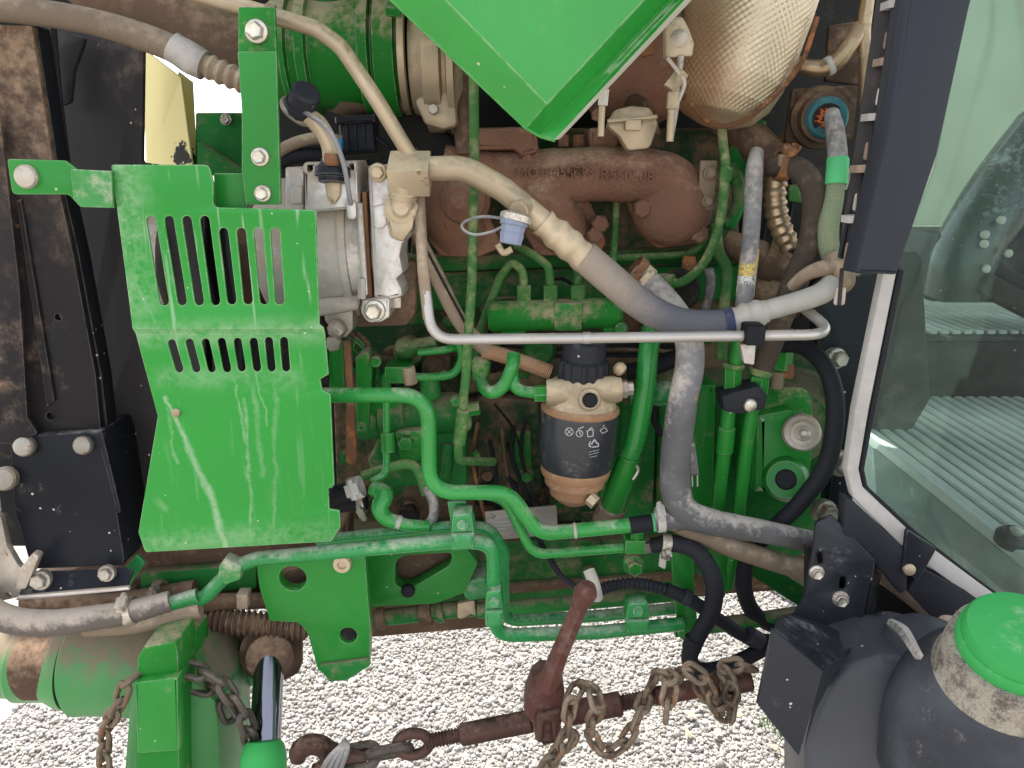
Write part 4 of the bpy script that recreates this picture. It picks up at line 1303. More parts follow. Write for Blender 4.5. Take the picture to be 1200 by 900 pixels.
tube('tube', [(700, 303, .12), (790, 299, .12), (815, 293, .12), (830, 275, .12)], 4.2, M['olive'], t, seg=10)
t = thing('bent_line', 'dark olive tube kinked downwards left of the labelled hose', 'tube', U(850, 340, .1))
tube('tube', [(838, 262, .1), (842, 295, .1), (852, 318, .1), (848, 365, .1), (845, 420, .1)], 7, M['olive'], t, seg=14)
tube('loop', [(858, 190, .14), (866, 230, .14), (858, 258, .14), (848, 262, .14)], 8, M['green_deep'], t, seg=12)
lathe('sensor', (808, 300, .1), (806, 330, .1), [(0, 7), (.2, 9), (.7, 9), (1, 6)], M['rust'], t, seg=12)
tube('sensor_lead', [(830, 315, .1), (833, 335, .1), (822, 378, .1)], 6, M['greyhose'], t, seg=10)
cyl('round_body', (795, 340, .14), (795, 340, .08), 24, M['dark'], t)

# ---- fuel filter
t = thing('fuel_filter', 'black canister fuel filter with knurled cap and tan water bowl', 'filter', U(672, 590, .0))
FX0, FX1 = (686, 398), (671, 592)


def fpt(f): return (FX0[0] + (FX1[0] - FX0[0]) * f, FX0[1] + (FX1[1] - FX0[1]) * f)


def fl(name, f0, f1, prof, mat, par=None, seg=36): return lathe(name, fpt(f0), fpt(f1), prof, mat, par or t, y=.0, seg=seg)


fl('cap_top', .0, .14, [(0, 20), (.1, 24), (.2, 25), (.9, 26), (1, 26)], M['plastic'])
# knurled ring: real teeth
A, B = U(*fpt(.12), 0), U(*fpt(.24), 0)
ax = (B - A).normalized(); uu, vv = frame_of(ax); sF = S(680, 430, 0)
bm = bmesh.new(); n = 64; rg = []
for tt, k in ((0, .92), (.12, 1), (.88, 1), (1, .92)):
    rg.append([bm.verts.new(A + (B - A) * tt + (uu * math.cos(2 * math.pi * j / n) + vv * math.sin(2 * math.pi * j / n)) * 31 * sF * k * (1.0 if j % 4 < 2 else .93)) for j in range(n)])
for i in range(3):
    for j in range(n): bm.faces.new((rg[i][j], rg[i][(j + 1) % n], rg[i + 1][(j + 1) % n], rg[i + 1][j]))
bm.faces.new(rg[0]); bm.faces.new(rg[-1])
finish('knurled_ring', bm, M['plastic'], t, 20)
fl('header', .235, .40, [(0, 26), (.08, 34), (.2, 38), (.55, 38), (.7, 40), (1, 44)], M['tanmetal'])
lathe('side_port', (672, 458, -.02), (728, 456, -.02), [(0, 16), (.9, 16), (1, 14)], M['tanmetal'], t, seg=20)
lathe('side_port', (640, 460, -.02), (672, 460, -.02), [(0, 15), (.1, 16), (1, 16)], M['tanmetal'], t, seg=20)
hexnut('port_nut', (722, 456, -.02), (735, 455.5, -.02), 11, M['steel_dirty'], t)
hexnut('port_nut', (733, 455.5, -.02), (742, 455, -.02), 8, M['zinc'], t)
hexnut('green_nut', (626, 461, -.02), (646, 460, -.02), 10, M['green'], t)
lathe('drain_boss', (690, 469, -.02), (691, 468, -.055), [(0, 14), (.8, 13), (1, 12)], M['tanmetal'], t, seg=20)
lathe('black_plug', (691, 469, -.052), (692, 469, -.066), [(0, 9), (.7, 9), (1, 7), (1, 3)], M['rubber'], t, seg=12)
M['canister'] = dirty('black_canister', (.030, .031, .036), dust=(.42, .33, .24), amt=.34, up=.14, rough=.3, spec=.4, s=20, var=.2, bump=.1)
fl('seam', .385, .43, [(0, 43), (.3, 46), (.7, 46.5), (1, 45)], M['filter_tan'])
can = fl('canister', .42, .80, [(0, 45), (.04, 46), (.70, 45), (.86, 42), (1, 38)], M['canister'], seg=48)
fl('bowl_dust', .76, .815, [(0, 40.6), (.5, 41), (1, 38.5)], M['filter_tan'])
fl('bowl', .80, .99, [(0, 35), (.05, 36), (.33, 35), (.36, 30), (.68, 28), (.74, 25), (.88, 19), (1, 10)], M['filter_tan'])
hexnut('bowl_tap', (690, 583, -.03), (698, 590, -.035), 8, M['tanmetal'], t)
# printed marks wrap the canister
sC = S(676, 510, 0)


def on_can(px, py):
    """pixel -> point just off the canister's front"""
    c0, c1 = U(*FX0, 0), U(*FX1, 0)
    axd = (c1 - c0).normalized()
    d = ray(px, py).normalized()
    r = 45.9 * sC + .0006
    w = CAMP - c0
    dp_, wp_ = d - axd * d.dot(axd), w - axd * w.dot(axd)
    a_, b_, c_ = dp_.dot(dp_), 2 * dp_.dot(wp_), wp_.dot(wp_) - r * r
    disc = b_ * b_ - 4 * a_ * c_
    if disc < 0: return None, None
    tt = (-b_ - math.sqrt(disc)) / (2 * a_)
    P = CAMP + d * tt
    q = P - c0
    return P, (q - axd * q.dot(axd)).normalized()


def can_art(name, segs, wpx):
    b = bmesh.new()
    for P in segs:
        for a, c in zip(P[:-1], P[1:]):
            A, nA = on_can(*a); B, nB = on_can(*c)
            if A is None or B is None: continue
            d = (B - A); d.normalize(); n_ = nA.cross(d).normalized() * (wpx * sC / 2)
            b.faces.new([b.verts.new(q) for q in (A - n_, B - n_, B + n_, A + n_)])
    return finish(name, b, M['ink'], can, smooth=False)


def circ(cx, cy, r, n=14): return [(cx + r * math.cos(2 * math.pi * k / n), cy + r * math.sin(2 * math.pi * k / n)) for k in range(n + 1)]


can_art('printed_symbol', [circ(667, 506, 4.6), [(664, 503), (670, 509)], [(670, 503), (664, 509)]], 1.1)
can_art('printed_symbol', [circ(679, 508, 3.8), [(677, 503), (684, 500)], [(679, 505), (680, 510)]], 1.1)
can_art('printed_symbol', [[(688, 505), (695, 503), (695, 511), (689, 512), (688, 505)], [(690, 503), (694, 501)]], 1.1)
can_art('printed_symbol', [[(703, 504), (709, 501), (712, 505), (706, 508), (703, 504)], [(706, 500), (709, 498)]], 1.1)
can_art('recycling_symbol', [[(693, 521), (696.5, 515), (700, 520)], [(701, 519), (701.5, 523), (694, 524)], [(693, 524), (690, 522), (692, 517)]], 1.6)
can_art('printed_text', [[(690, 530), (702, 527)], [(690, 533), (702, 530)], [(691, 536), (700, 534)]], .7)

# small pump and lines left of the filter
t = thing('supply_loop', 'bright green fuel hose bent in a U beside the filter inlet', 'hose', U(600, 465, -.01))
tube('hose', [(564, 440, .02), (566, 452, .0), (576, 460, -.02), (590, 452, -.02), (600, 430, -.02), (602, 416, -.01)], [7, 7.5, 7.5, 7.5, 7.5, 8], M['tube_green'], t, seg=16)
tube('hose', [(602, 418, -.01), (601, 440, -.015), (607, 456, -.02), (632, 461, -.02)], 7, M['tube_green'], t, seg=16)
lathe('cap_end', (564, 420, .03), (563, 446, .015), [(0, 9), (.2, 12), (.8, 10), (1, 8)], M['green_dusty'], t, seg=16)

t = thing('injection_pump', 'green fuel pump body with hose barbs under the compressor', 'pump', U(470, 520, .1))
PY = .09
lathe('barrel', (420, 490, PY), (545, 482, PY), [(0, 22), (.02, 26), (.2, 26), (.22, 30), (.45, 30), (.47, 26), (.9, 24), (1, 20)], M['green_deep'], t, seg=28)
plate('flange', [(416, 420, 6), (430, 410, 8), (436, 430, 4), (432, 508, 6), (418, 510, 6)], .05, .04, M['green_dusty'], t, r=5, bev=.004)
plate('flange', [(434, 468), (468, 468), (468, 512), (434, 508)], .06, .05, M['green_dusty'], t, r=4, bev=.004)
plate('lower_body', [(455, 505), (545, 498), (548, 570), (440, 572), (430, 540)], .08, .08, M['green_deep'], t, r=8, bev=.006)
plate('bracket', [(462, 506, 4), (498, 504, 4), (494, 540, 6), (470, 542, 6)], .045, .03, M['green_dusty'], t, r=5, bev=.004)
bolt(t, 476, 518, .043, 10, M['green'], 'hex')
lathe('solenoid', (466, 410, .08), (512, 402, .08), [(0, 10), (.1, 13), (.3, 13), (.4, 10), (1, 9)], M['olive'], t, seg=16)
box('inlet_body', (450, 430), (482, 450), .04, .05, M['green'], t, .004)
tube('inlet_pipe', [(470, 440, .05), (500, 442, .05), (530, 438, .05), (541, 420, .05), (538, 402, .05)], 5, M['tube_green'], t, seg=12)
tube('upper_pipe', [(490, 413, .06), (520, 410, .06), (545, 405, .07)], 4.5, M['tube_green'], t, seg=12)
tube('inlet_elbow', [(453, 460, .05), (453, 442, .05), (462, 434, .05)], 6, M['green'], t, seg=12)
cyl('union', (478, 430, .045), (482, 450, .045), 8, M['tanhose'], t)
cyl('gauge_boss', (503, 440, .06), (505, 466, .06), 12, M['green_deep'], t)
for a in ((440, 424, .05, 7), (424, 500, .05, 6), (534, 470, .06, 7), (520, 440, .07, 6)): bolt(t, *a, M['green_dusty'], 'flange')
hexnut('barb_nut', (548, 480, .07), (562, 478, .07), 8, M['green_dusty'], t)
tube('barb_pipe', [(549, 486, .07), (550, 500, .06), (544, 505, .05)], 3, M['olive'], t, seg=8)
tube('small_wire', [(580, 474, .1), (600, 500, .12), (611, 530, .14), (614, 552, .15)], 1.6, M['dark'], t, seg=6)
tube('drain_line', [(525, 520, .06), (522, 560, .05), (512, 580, .05)], 7, M['green_deep'], t, seg=12)

t = thing('pencil_line', 'slim green pipe with a thick collar dropping to the black hose end', 'tube', U(453, 540, .0))
tube('pipe', [(453, 455, .01), (453, 540, .0), (452, 555, -.01), (435, 565, -.02)], 4.5, M['tube_green'], t, bend=12, seg=12)
cyl('collar', (454, 507, .005), (455, 530, .0), 8, M['green'], t)
t = thing('rusty_strap', 'rust brown flat bar hanging behind the green horizontal tube', 'bar', U(413, 540, .03))
plate('bar', [(402, 400, 2), (410, 400, 2), (414, 460), (418, 535, 4), (416, 545, 5), (406, 545, 5), (405, 530), (406, 460)], .03, .008, M['rust'], t, r=2)
plate('green_post', [(385, 402), (402, 402), (404, 455), (386, 455)], .05, .02, M['green'], t, r=2)

t = thing('black_hose_end', 'black rubber hose end held by a pale worm clamp beside the guard', 'hose', U(410, 580, -.05))
tube('hose', [(370, 590, -.03), (395, 580, -.05), (418, 572, -.05)], [10, 11, 11], M['rubber'], t, seg=18)
clampx(t, (417, 572), (430, 568), -.05, 11.5, M['white'], .016, (0, -1, .3))
tube('second_hose', [(370, 598, -.01), (400, 592, -.02), (430, 588, -.02)], 9, M['rubber'], t, seg=16)
clampx(t, (424, 590), (434, 588), -.02, 9.5, M['zinc'], .009, (0, -1, -.5))

t = thing('grey_loop_pipe', 'pale grey pipe looping behind the green tube into a green elbow', 'pipe', U(500, 600, -.03))
tube('pipe', [(425, 558, .0), (455, 548, .0), (478, 544, .0), (490, 552, .0), (500, 580, -.01)], 6, M['olive'], t, seg=12)
tube('pipe', [(500, 570, -.01), (508, 590, -.02), (507, 608, -.03), (495, 616, -.04), (465, 613, -.05)], 6, M['greyhose'], t, seg=14)
tube('elbow', [(437, 572, -.03), (450, 580, -.04), (445, 595, -.05), (452, 607, -.05), (468, 613, -.05)], [9, 11, 10, 9, 8], M['tube_green'], t, seg=16)
tube('straight', [(466, 613, -.05), (484, 616, -.05), (502, 617, -.045)], 7.5, M['tube_green'], t, seg=14)
cyl('ferrule', (464, 611, -.05), (470, 613, -.05), 8.5, M['white'], t)
# ================================================================== steel and rubber lines in the middle and below
t = thing('front_green_tube', 'bright green tube bent in steps in front of the fuel filter', 'tube', U(600, 577, -.07))
tube('tube', [(372, 463, -.05), (502, 463, -.07), (503, 577, -.075), (596, 577, -.075), (632, 626, -.07), (746, 615, -.06)], 9, M['tube_green'], t, bend=32, seg=18)
tube('end_sleeve', [(738, 616, -.06), (768, 612, -.06)], 10, M['rubber'], t, seg=18)
cyl('tape_ring', (764, 612.5, -.06), (772, 611.5, -.06), 11, M['greentape'], t)
cyl('paint_ring', (672, 622, -.067), (676, 621.6, -.067), 9.6, M['white'], t)
t = thing('rear_green_tube', 'thinner green tube dipping under the bright one to a small green block', 'tube', U(660, 650, -.03))
tube('tube', [(560, 578, -.04), (592, 585, -.05), (625, 650, -.05), (742, 641, -.04)], 6, M['tube_green'], t, bend=26, seg=14)
box('block', (733, 634), (756, 650), -.055, .03, M['green'], t, .003)
hexnut('nut', (752, 642, -.04), (768, 640, -.04), 7, M['steel_dirty'], t)
hexnut('upper_nut', (746, 634, -.045), (746, 622, -.045), 8, M['green'], t)
bolt(t, 743, 662, -.02, 13, M['green_dusty'], 'flange')

t = thing('lower_front_tube', 'long green hydraulic tube dropping and turning under the engine', 'tube', U(575, 690, -.06))
tube('tube', [(196, 712, -.07), (240, 700, -.07), (275, 664, -.07), (300, 655, -.07), (532, 634, -.075), (578, 636, -.075), (580, 745, -.06), (700, 741, -.05), (800, 731, -.04)], 8.5, M['tube_teal'], t, bend=26, seg=18)
plate('weld_nut', [(256, 664), (264, 654), (283, 664), (281, 680), (264, 686), (255, 678)], -.082, .02, M['green_pale'], t, r=4, bev=.003)
t = thing('lower_rear_tube', 'green hydraulic tube running just behind the long front one', 'tube', U(560, 640, -.02))
tube('tube', [(372, 634, -.03), (525, 618, -.04), (572, 618, -.04), (590, 645, -.03), (590, 728, .0), (700, 722, .02), (800, 712, .03)], 7.5, M['tube_teal'], t, bend=24, seg=16)
t = thing('return_tube', 'dark green return pipe lowest against the oil pan', 'tube', U(690, 708, .05))
tube('tube', [(560, 716, .07), (700, 704, .07), (800, 695, .07)], 9, M['green_deep'], t, seg=16)
tube('cross_tube', [(440, 725, .10), (500, 718, .10), (560, 712, .10)], 10, M['green_deep'], t, seg=16)
for x0, x1, r_, m_ in ((442, 452, 13, 'brown'), (492, 506, 14, 'brown'), (512, 520, 12, 'green_deep')):
    cyl('coupling', (x0, 726 - (x0 - 440) * .1, .095), (x1, 725 - (x1 - 440) * .1, .095), r_, M[m_], t)
plate('pale_clip', [(536, 708), (556, 704), (558, 722), (552, 720), (540, 726), (536, 724)], .07, .01, M['tanmetal'], t, r=3)
plate('elbow_block', [(538, 682, 6), (572, 676, 6), (572, 702, 6), (545, 706, 10)], .06, .05, M['tube_teal'], t, r=6, bev=.006)

for (x0, y0, x1, y1, yy, lab) in ((528, 604, 556, 646, -.095, 'teal green pipe clamp block with a domed nut above the bend'), (568, 694, 590, 736, -.09, 'teal green pipe clamp on the vertical drop of the tube'), (734, 708, 762, 744, -.07, 'grimy green pipe clamp under the red binder handle')):
    k = thing('pipe_clamp', lab, 'clamp', U((x0 + x1) / 2, y1, yy), 'clamps on the hydraulic tubes')
    ym = (y0 + y1) / 2
    plate('upper_half', [(x0 + 2, y0, 3), (x1 - 3, y0 - 2, 3), (x1, ym, 2), (x0, ym + 1, 2)], yy, .03, M['tube_teal'], k, r=3, bev=.003)
    plate('lower_half', [(x0, ym + 2, 2), (x1, ym + 1, 2), (x1 - 1, y1 - 2, 3), (x0 + 1, y1, 3)], yy - .004, .034, M['tube_teal'], k, r=3, bev=.003)
    bolt(k, (x0 + x1) / 2, ym - 9, yy - .002, 7, M['tube_teal'], 'flange', (0, -1, .4))
k = thing('clamp_bracket', 'green strap bracket rising behind the upper pipe clamp', 'bracket', U(537, 600, -.05))
plate('strap', [(524, 588), (546, 588), (552, 612), (528, 612)], -.06, .006, M['tube_teal'], k, r=2)

t = thing('hanger_bracket', 'green hanger strap carrying the lower tubes at their right end', 'bracket', U(800, 690, .0))
plate('strap', [(786, 646, 3), (812, 644, 3), (814, 690, 4), (818, 735, 8), (812, 750, 8), (796, 750, 8), (790, 700)], -.03, .008, M['green'], t, r=4)
plate('arm', [(836, 620), (858, 650), (850, 700, 6), (838, 706, 6), (826, 690)], .02, .01, M['green'], t, r=5)
t = thing('step_support', 'green angled support beam running to the cab step', 'beam', U(900, 670, .05))
plate('beam', [(860, 650), (890, 655), (950, 692), (950, 715), (938, 712), (870, 668)], .04, .03, M['green_deep'], t, r=3)
tube('lower_bar', [(790, 738, .0), (860, 730, .0), (960, 716, .0)], 9, M['green_deep'], t, seg=14)

# ---- engine side support plate under the guard
t = thing('front_support', 'green lower frame plate with holes hanging below the fan guard', 'plate', U(370, 790, -.05))
plate('plate', [(300, 662, 4), (428, 652, 2), (434, 735, 1), (433, 778, 5), (404, 797, 6), (388, 797, 10), (372, 785, 6), (360, 742, 10), (350, 730, 8), (316, 728, 3), (304, 690, 6)], -.04, .02, M['green'], t, holes=[Circ(343, 678, 16), Circ(408, 745, 10.5)], r=4, bev=.002)
plate('fold', [(372, 780), (433, 772), (434, 780), (406, 798), (386, 799)], -.046, .006, M['green_deep'], t, r=4)
bolt(t, 401, 661, -.043, 11, M['tanmetal'], 'torx')
lathe('shaft_end', (343, 680, .05), (346, 684, .0), [(0, 22), (.9, 22), (1, 16)], M['brown'], t, seg=20)
cyl('rubber_bush', (408, 745, .0), (408, 745, -.030), 13, M['dark'], t)
plate('cross_member', [(420, 645), (545, 640), (560, 660), (545, 695), (510, 708), (432, 712)], .05, .03, M['green'], t, holes=[[(462, 652), (530, 648), (528, 662), (480, 690), (464, 688)]], r=6, bev=.003)
plate('recess', [(455, 645), (540, 640), (540, 695), (455, 700)], .085, .01, M['brown'], t)
bolt(t, 478, 693, .045, 8, M['rubber'], 'dome')

# ---- grey heater hose with tee
t = thing('heater_hose', 'fat grey heater hose snaking down and turning right at a tee', 'hose', U(800, 600, -.06))
tube('hose', [(748, 320, .05), (765, 336, .03), (788, 362, .0), (806, 395, -.03), (808, 430, -.05), (799, 475, -.06), (792, 530, -.065), (792, 575, -.065), (803, 600, -.07), (835, 612, -.07), (900, 624, -.05), (960, 637, -.03)], [14, 15, 15, 15.5, 16, 16, 16.5, 17, 17, 15, 13.5, 13], M['greyhose'], t, seg=22)
clampx(t, (754, 326), (765, 336), .045, 15, M['tanmetal'], .014, (-.8, -1, .8))
lathe('tee_stub', (805, 606, -.07), (768, 610, -.065), [(0, 15), (.6, 14), (.7, 12.5), (1, 12.5)], M['greyhose'], t, seg=20)
clampx(t, (774, 609), (784, 608), -.065, 13, M['white'], .010, (0, -.6, 1))
tube('lower_branch', [(795, 612, -.06), (840, 634, -.05), (890, 652, -.04), (955, 672, -.03)], [13, 12.5, 12.5, 12.5], M['tanhose'], t, seg=20)
clampx(t, (745, 318), (756, 327), .05, 17, M['rust'], .012, (-1, -.3, .6))
t = thing('pigtail_connector', 'grey taped wire pigtail with loose strands beside the heater hose', 'wire', U(812, 560, -.04))
tube('lead', [(815, 478, -.045), (811, 505, -.05), (810, 525, -.05)], 2, M['greyhose'], t, seg=8)
tube('lead', [(812, 490, -.045), (806, 510, -.05), (808, 525, -.05)], 1.6, M['dark'], t, seg=8)
plate('taped_plug', [(803, 521, 2), (815, 521, 2), (820, 558, 2), (803, 559, 2)], -.055, .014, M['greyhose'], t, r=2, bev=.003)
for x in (805, 811, 817): tube('strand', [(x, 556, -.05), (x + .4, 570, -.05)], .9, M['white'], t, seg=6)

t = thing('dipstick_tube', 'stout bright green tube leaning down behind the fuel filter', 'tube', U(725, 590, .0))
tube('tube', [(768, 372, .04), (760, 410, .02), (756, 455, .01), (746, 510, .01), (734, 545, .02)], 12, M['tube_green'], t, seg=20)
tube('lower_sleeve', [(738, 535, .015), (728, 565, .02), (716, 600, .04)], [13, 15, 15], M['green'], t, seg=20)
cyl('foot', (718, 592, .035), (710, 612, .045), 17, M['tanhose'], t)
tube('clip_wire', [(746, 545, .0), (748, 552, .0), (742, 562, .0)], 2, M['zinc'], t, seg=6)
t = thing('cross_fitting', 'dull green hose fitting running right from behind the filter', 'fitting', U(780, 458, .06))
lathe('body', (738, 466, .06), (800, 458, .06), [(0, 9), (.15, 9), (.2, 13), (.45, 13), (.5, 15), (.75, 15), (.8, 12), (1, 12)], M['tube_teal'], t, seg=18)
tube('black_hose', [(735, 436, .07), (765, 430, .07), (810, 412, .07)], 10, M['rubber'], t, seg=14)
tube('dark_ring', [(770, 470, .1), (766, 490, .1), (775, 510, .1)], 4, M['rubber'], t, seg=10)
t = thing('small_wire_plug', 'small tan plug on a twisted lead above the filter port', 'plug', U(725, 440, -.02))
lathe('plug', (722, 428, -.02), (730, 436, -.02), [(0, 5), (.3, 8), (.8, 8), (1, 6)], M['tanmetal'], t, seg=14)
tube('lead', [(722, 432, -.02), (724, 446, -.02), (727, 455, -.02)], 2.5, M['dark'], t, seg=8)

# ---- twin green steel lines with black clamp
t = thing('left_riser_line', 'green riser tube with hex nuts left in the black clamp', 'tube', U(840, 600, .0))
tube('tube', [(866, 395, .0), (858, 450, .0), (852, 500, .0), (844, 570, .01), (838, 625, .03)], 8.5, M['green'], t, seg=16)
hexnut('nut', (858, 430, .0), (857, 462, .0), 11, M['green'], t)
cyl('collar', (860, 426, .0), (859, 432, .0), 13, M['olive'], t)
cyl('sleeve', (852, 500, .0), (849, 530, .003), 10, M['green'], t)
t = thing('right_riser_line', 'green riser tube right in the black clamp under the brown hose', 'tube', U(865, 600, .0))
tube('tube', [(886, 450, .0), (878, 500, .0), (869, 570, .01), (862, 630, .02), (852, 688, .03)], 8, M['green'], t, seg=16)
hexnut('nut', (890, 440, .0), (887, 460, .0), 12, M['green'], t)
cyl('collar', (892, 432, .0), (890, 440, .0), 14, M['olive'], t)
cyl('lower_collar', (887, 458, .0), (886, 464, .0), 11, M['tanmetal'], t)
t = thing('line_clamp', 'black two piece clamp block bolted across the green risers', 'clamp', U(872, 485, -.02))
plate('block', [(846, 464, 3), (866, 458, 3), (890, 452, 3), (900, 464, 3), (897, 480, 3), (880, 483, 5), (868, 486, 5), (848, 482, 4)], -.028, .04, M['plastic'], t, r=3, bev=.003)
bolt(t, 879, 475, -.03, 8, M['zinc'], 'dome')
t = thing('third_riser', 'short green capped fitting behind the brown hose', 'fitting', U(912, 440, .05))
tube('tube', [(922, 385, .06), (917, 420, .06), (910, 455, .06)], 8, M['green_deep'], t, seg=14)
hexnut('nut', (919, 405, .06), (916, 432, .06), 11, M['green'], t)
cyl('end', (912, 436, .055), (910, 455, .055), 7, M['tanhose'], t)
box('lug', (918, 428), (930, 444), .05, .02, M['rust'], t)

t = thing('black_loop_cable', 'thick black cable looping from the steel line round the green housing', 'cable', U(975, 480, .0))
tube('cable', [(905, 405, .05), (940, 406, .03), (968, 432, .0), (979, 480, -.02), (968, 545, -.03), (935, 592, -.03), (900, 625, -.02), (876, 655, .0), (872, 690, .0), (885, 720, .0), (915, 735, .0), (960, 740, .01)], [9, 9.5, 10, 10.5, 10.5, 10, 9.5, 9.5, 10, 10, 10, 9], M['rubber'], t, seg=18)

# ---- hoses in the upper right of the bay
t = thing('labelled_hose', 'straight grey hose with a yellow and white printed label', 'hose', U(875, 350, .0))
tube('hose', [(887, 178, .06), (884, 200, .04), (881, 260, .02), (876, 320, .0), (870, 372, .0)], [8, 10, 10, 10, 10], M['greyhose'], t, seg=18)


def label_mat():
    N = NB('printed_hose_label')
    s = N.sep(N.n("TexCoord").outputs["UV"])
    f = N.math('GREATER_THAN', s[0], .034)
    c = N.mix(f, (.62, .45, .12), (.66, .63, .56))
    v = N.scaled(N.n("TexCoord").outputs["UV"], (900, 130, 1))
    k = N.math('MULTIPLY', N.math('GREATER_THAN', N.noise(1, 2, .5, v), .56), .75)
    c = N.mix(k, c, (.05, .04, .03))
    c = N.mix(N.ramp(N.noise(60, 4), .45, .65, 0, .7), c, (.42, .36, .29))
    return N.done(c, .6)


M['label'] = label_mat()
tube('label', [(879.2, 292, .01), (876, 320, .0), (873, 347, .0)], 10.6, M['label'], t, seg=18, caps=False)
t = thing('metal_conduit', 'spiral metallic conduit bulging behind the brown hoses', 'conduit', U(920, 290, .05))
tube('conduit', [(914, 195, .06), (908, 225, .05), (912, 258, .05), (926, 290, .05)], [13, 14, 14, 13], M['copper'], t, seg=20, ripple=(.012, .0025))
t = thing('dark_brown_hose', 'dark brown rubber hose arching from a clamp down to a green nut', 'hose', U(940, 300, .0))
tube('hose', [(905, 196, .05), (925, 194, .03), (945, 206, .01), (955, 235, .0), (950, 285, .0), (932, 330, .0), (910, 385, .0), (892, 440, .0)], [11, 12.5, 13.5, 14, 14.5, 15, 14, 12], M['weave_dark'], t, seg=22)
clampx(t, (918, 194), (930, 196), .035, 15, M['rust'], .016, (-.2, -.4, 1))
plate('clamp_ear', [(914, 180, 3), (942, 184, 3), (940, 194, 3), (914, 196, 3)], .02, .012, M['tanhose'], t, r=3, bev=.003)
t = thing('brown_pipe', 'brown cast pipe coming down behind the dark hose clamp', 'pipe', U(900, 190, .1))
tube('pipe', [(850, 140, .16), (885, 168, .13), (915, 200, .10)], 22, M['brown'], t, seg=22)
t = thing('rear_brown_pipe', 'dusty brown pipe with a step crossing low behind the hoses', 'pipe', U(900, 310, .1))
tube('pipe', [(850, 285, .13), (890, 300, .11), (945, 325, .10)], [16, 18, 16], M['brown'], t, seg=20)
lathe('step', (895, 302, .11), (915, 310, .105), [(0, 22), (.2, 24), (.8, 24), (1, 18)], M['brown'], t, seg=22)
lathe('valve_body', (880, 340, .12), (935, 350, .12), [(0, 18), (.2, 24), (.6, 24), (1, 16)], M['brown'], t, seg=18)

t = thing('wire_connector', 'round bulkhead connector with teal seal and orange wire ends', 'connector', U(968, 140, .1))
plate('plate', [(930, 104, 4), (1006, 100, 4), (1000, 164, 6), (920, 168, 6)], .11, .012, M['brown'], t, r=5)
lathe('collar', (960, 138, .12), (968, 138, .05), [(0, 36), (.5, 34), (.55, 28), (1, 26)], M['brown'], t, seg=30)
lathe('seal', (967, 138, .06), (970, 138, .040), [(0, 24), (.7, 24), (1, 21), (1, 17)], M['teal'], t, seg=30)
lathe('core', (967, 138, .055), (970, 139, .040), [(0, 18), (1, 17)], M['dark'], t, seg=24)
for k in range(26):
    a = 2 * math.pi * k / 26
    rr = 9 + 6 * ((k * 7) % 5) / 5
    tube('wire_end', [(969 + rr * math.cos(a), 139 + rr * math.sin(a), .044), (970 + rr * .75 * math.cos(a), 139 + rr * .75 * math.sin(a), .030)], 1.5, M['orange'], t, seg=6, n=2)
t = thing('engine_harness', 'pale green woven wiring harness with a band of green tape', 'cable', U(980, 230, .0))
tube('grey_jacket', [(974, 132, .035), (978, 150, .02), (981, 175, .0), (982, 195, -.01)], [9, 10.5, 11, 11], M['greyhose'], t, seg=18)
tube('tape', [(982, 187, -.005), (981, 202, -.012), (980, 216, -.015)], 12.6, M['greentape'], t, seg=18)
tube('woven_jacket', [(980, 208, -.012), (977, 235, -.015), (971, 265, -.02), (972, 292, -.02), (980, 318, -.02)], [10, 11, 12, 12, 10], M['weave_green'], t, seg=20)
tube('tape_fold', [(928, 336, -.03), (945, 322, -.045), (965, 314, -.05), (982, 316, -.04)], [7, 8, 9, 9], M['tanhose'], t, seg=14, lump=.08)
tube('tape_end', [(976, 302, -.03), (984, 318, -.045), (988, 330, -.05), (980, 338, -.05)], [12, 15, 13, 9], M['tanhose'], t, seg=16, lump=.12)
for k, (x, y) in enumerate(((998, 312), (1006, 322), (1003, 318))): tube('frayed_end', [(986, 326, -.03), ((986 + x) / 2, 324 - k * 3, -.035), (x, y, -.03)], 2.2, M['tanhose'], t, seg=6)
tube('white_tie', [(986, 210, -.02), (996, 200, -.01), (990, 222, -.01)], 2.5, M['white'], t, seg=6)
t = thing('foil_conduit', 'pair of foil wrapped pipes meeting right of the heat shield', 'pipe', U(960, 78, .06))
tube('pipe', [(930, 74, .08), (956, 80, .07), (978, 74, .06), (1000, 48, .06), (1008, 30, .07)], [8, 9.5, 9.5, 9, 8], M['copper'], t, seg=18, lump=.06)
tube('pipe', [(1020, -20, .07), (1012, 35, .065), (1014, 75, .06), (1012, 130, .06)], [8, 8, 7, 6], M['copper'], t, seg=16, lump=.06)
cyl('tape', (968, 79, .062), (976, 75, .062), 11, M['white'], t)
plate('rear_plate', [(972, 30), (1010, 24), (1008, 100), (968, 95)], .12, .01, M['brown'], t)

# ---- dimpled heat shield over the exhaust
t = thing('exhaust_heat_shield', 'dimpled bronze and silver heat shield bulging round the exhaust', 'heat shield', U(840, 146, .1))
A, B = U(836, 150, .08), U(912, -130, .12)
axd = (B - A); LL = axd.length; axd.normalize(); uu, vv = frame_of(axd); sH = S(860, 60, .08)
prof = [(0, 6), (.015, 22), (.05, 44), (.11, 58), (.2, 67), (.33, 73), (.5, 77), (.7, 79), (1, 78)]
nr, ns = 280, 400
pf = np.array(prof)
bm = bmesh.new(); rings = []
for i in range(nr + 1):
    f = (i / nr) ** 1.15
    r_ = np.interp(f, pf[:, 0], pf[:, 1]) * sH
    ring = []
    for j in range(ns):
        a = 2 * math.pi * j / ns
        dd = .0007 * math.sin(f * LL / .0044 * math.pi) * math.sin(a * 56) * min(1, f * 12)
        ring.append(bm.verts.new(A + axd * (f * LL) + (uu * math.cos(a) + vv * math.sin(a)) * (r_ + dd)))
    rings.append(ring)
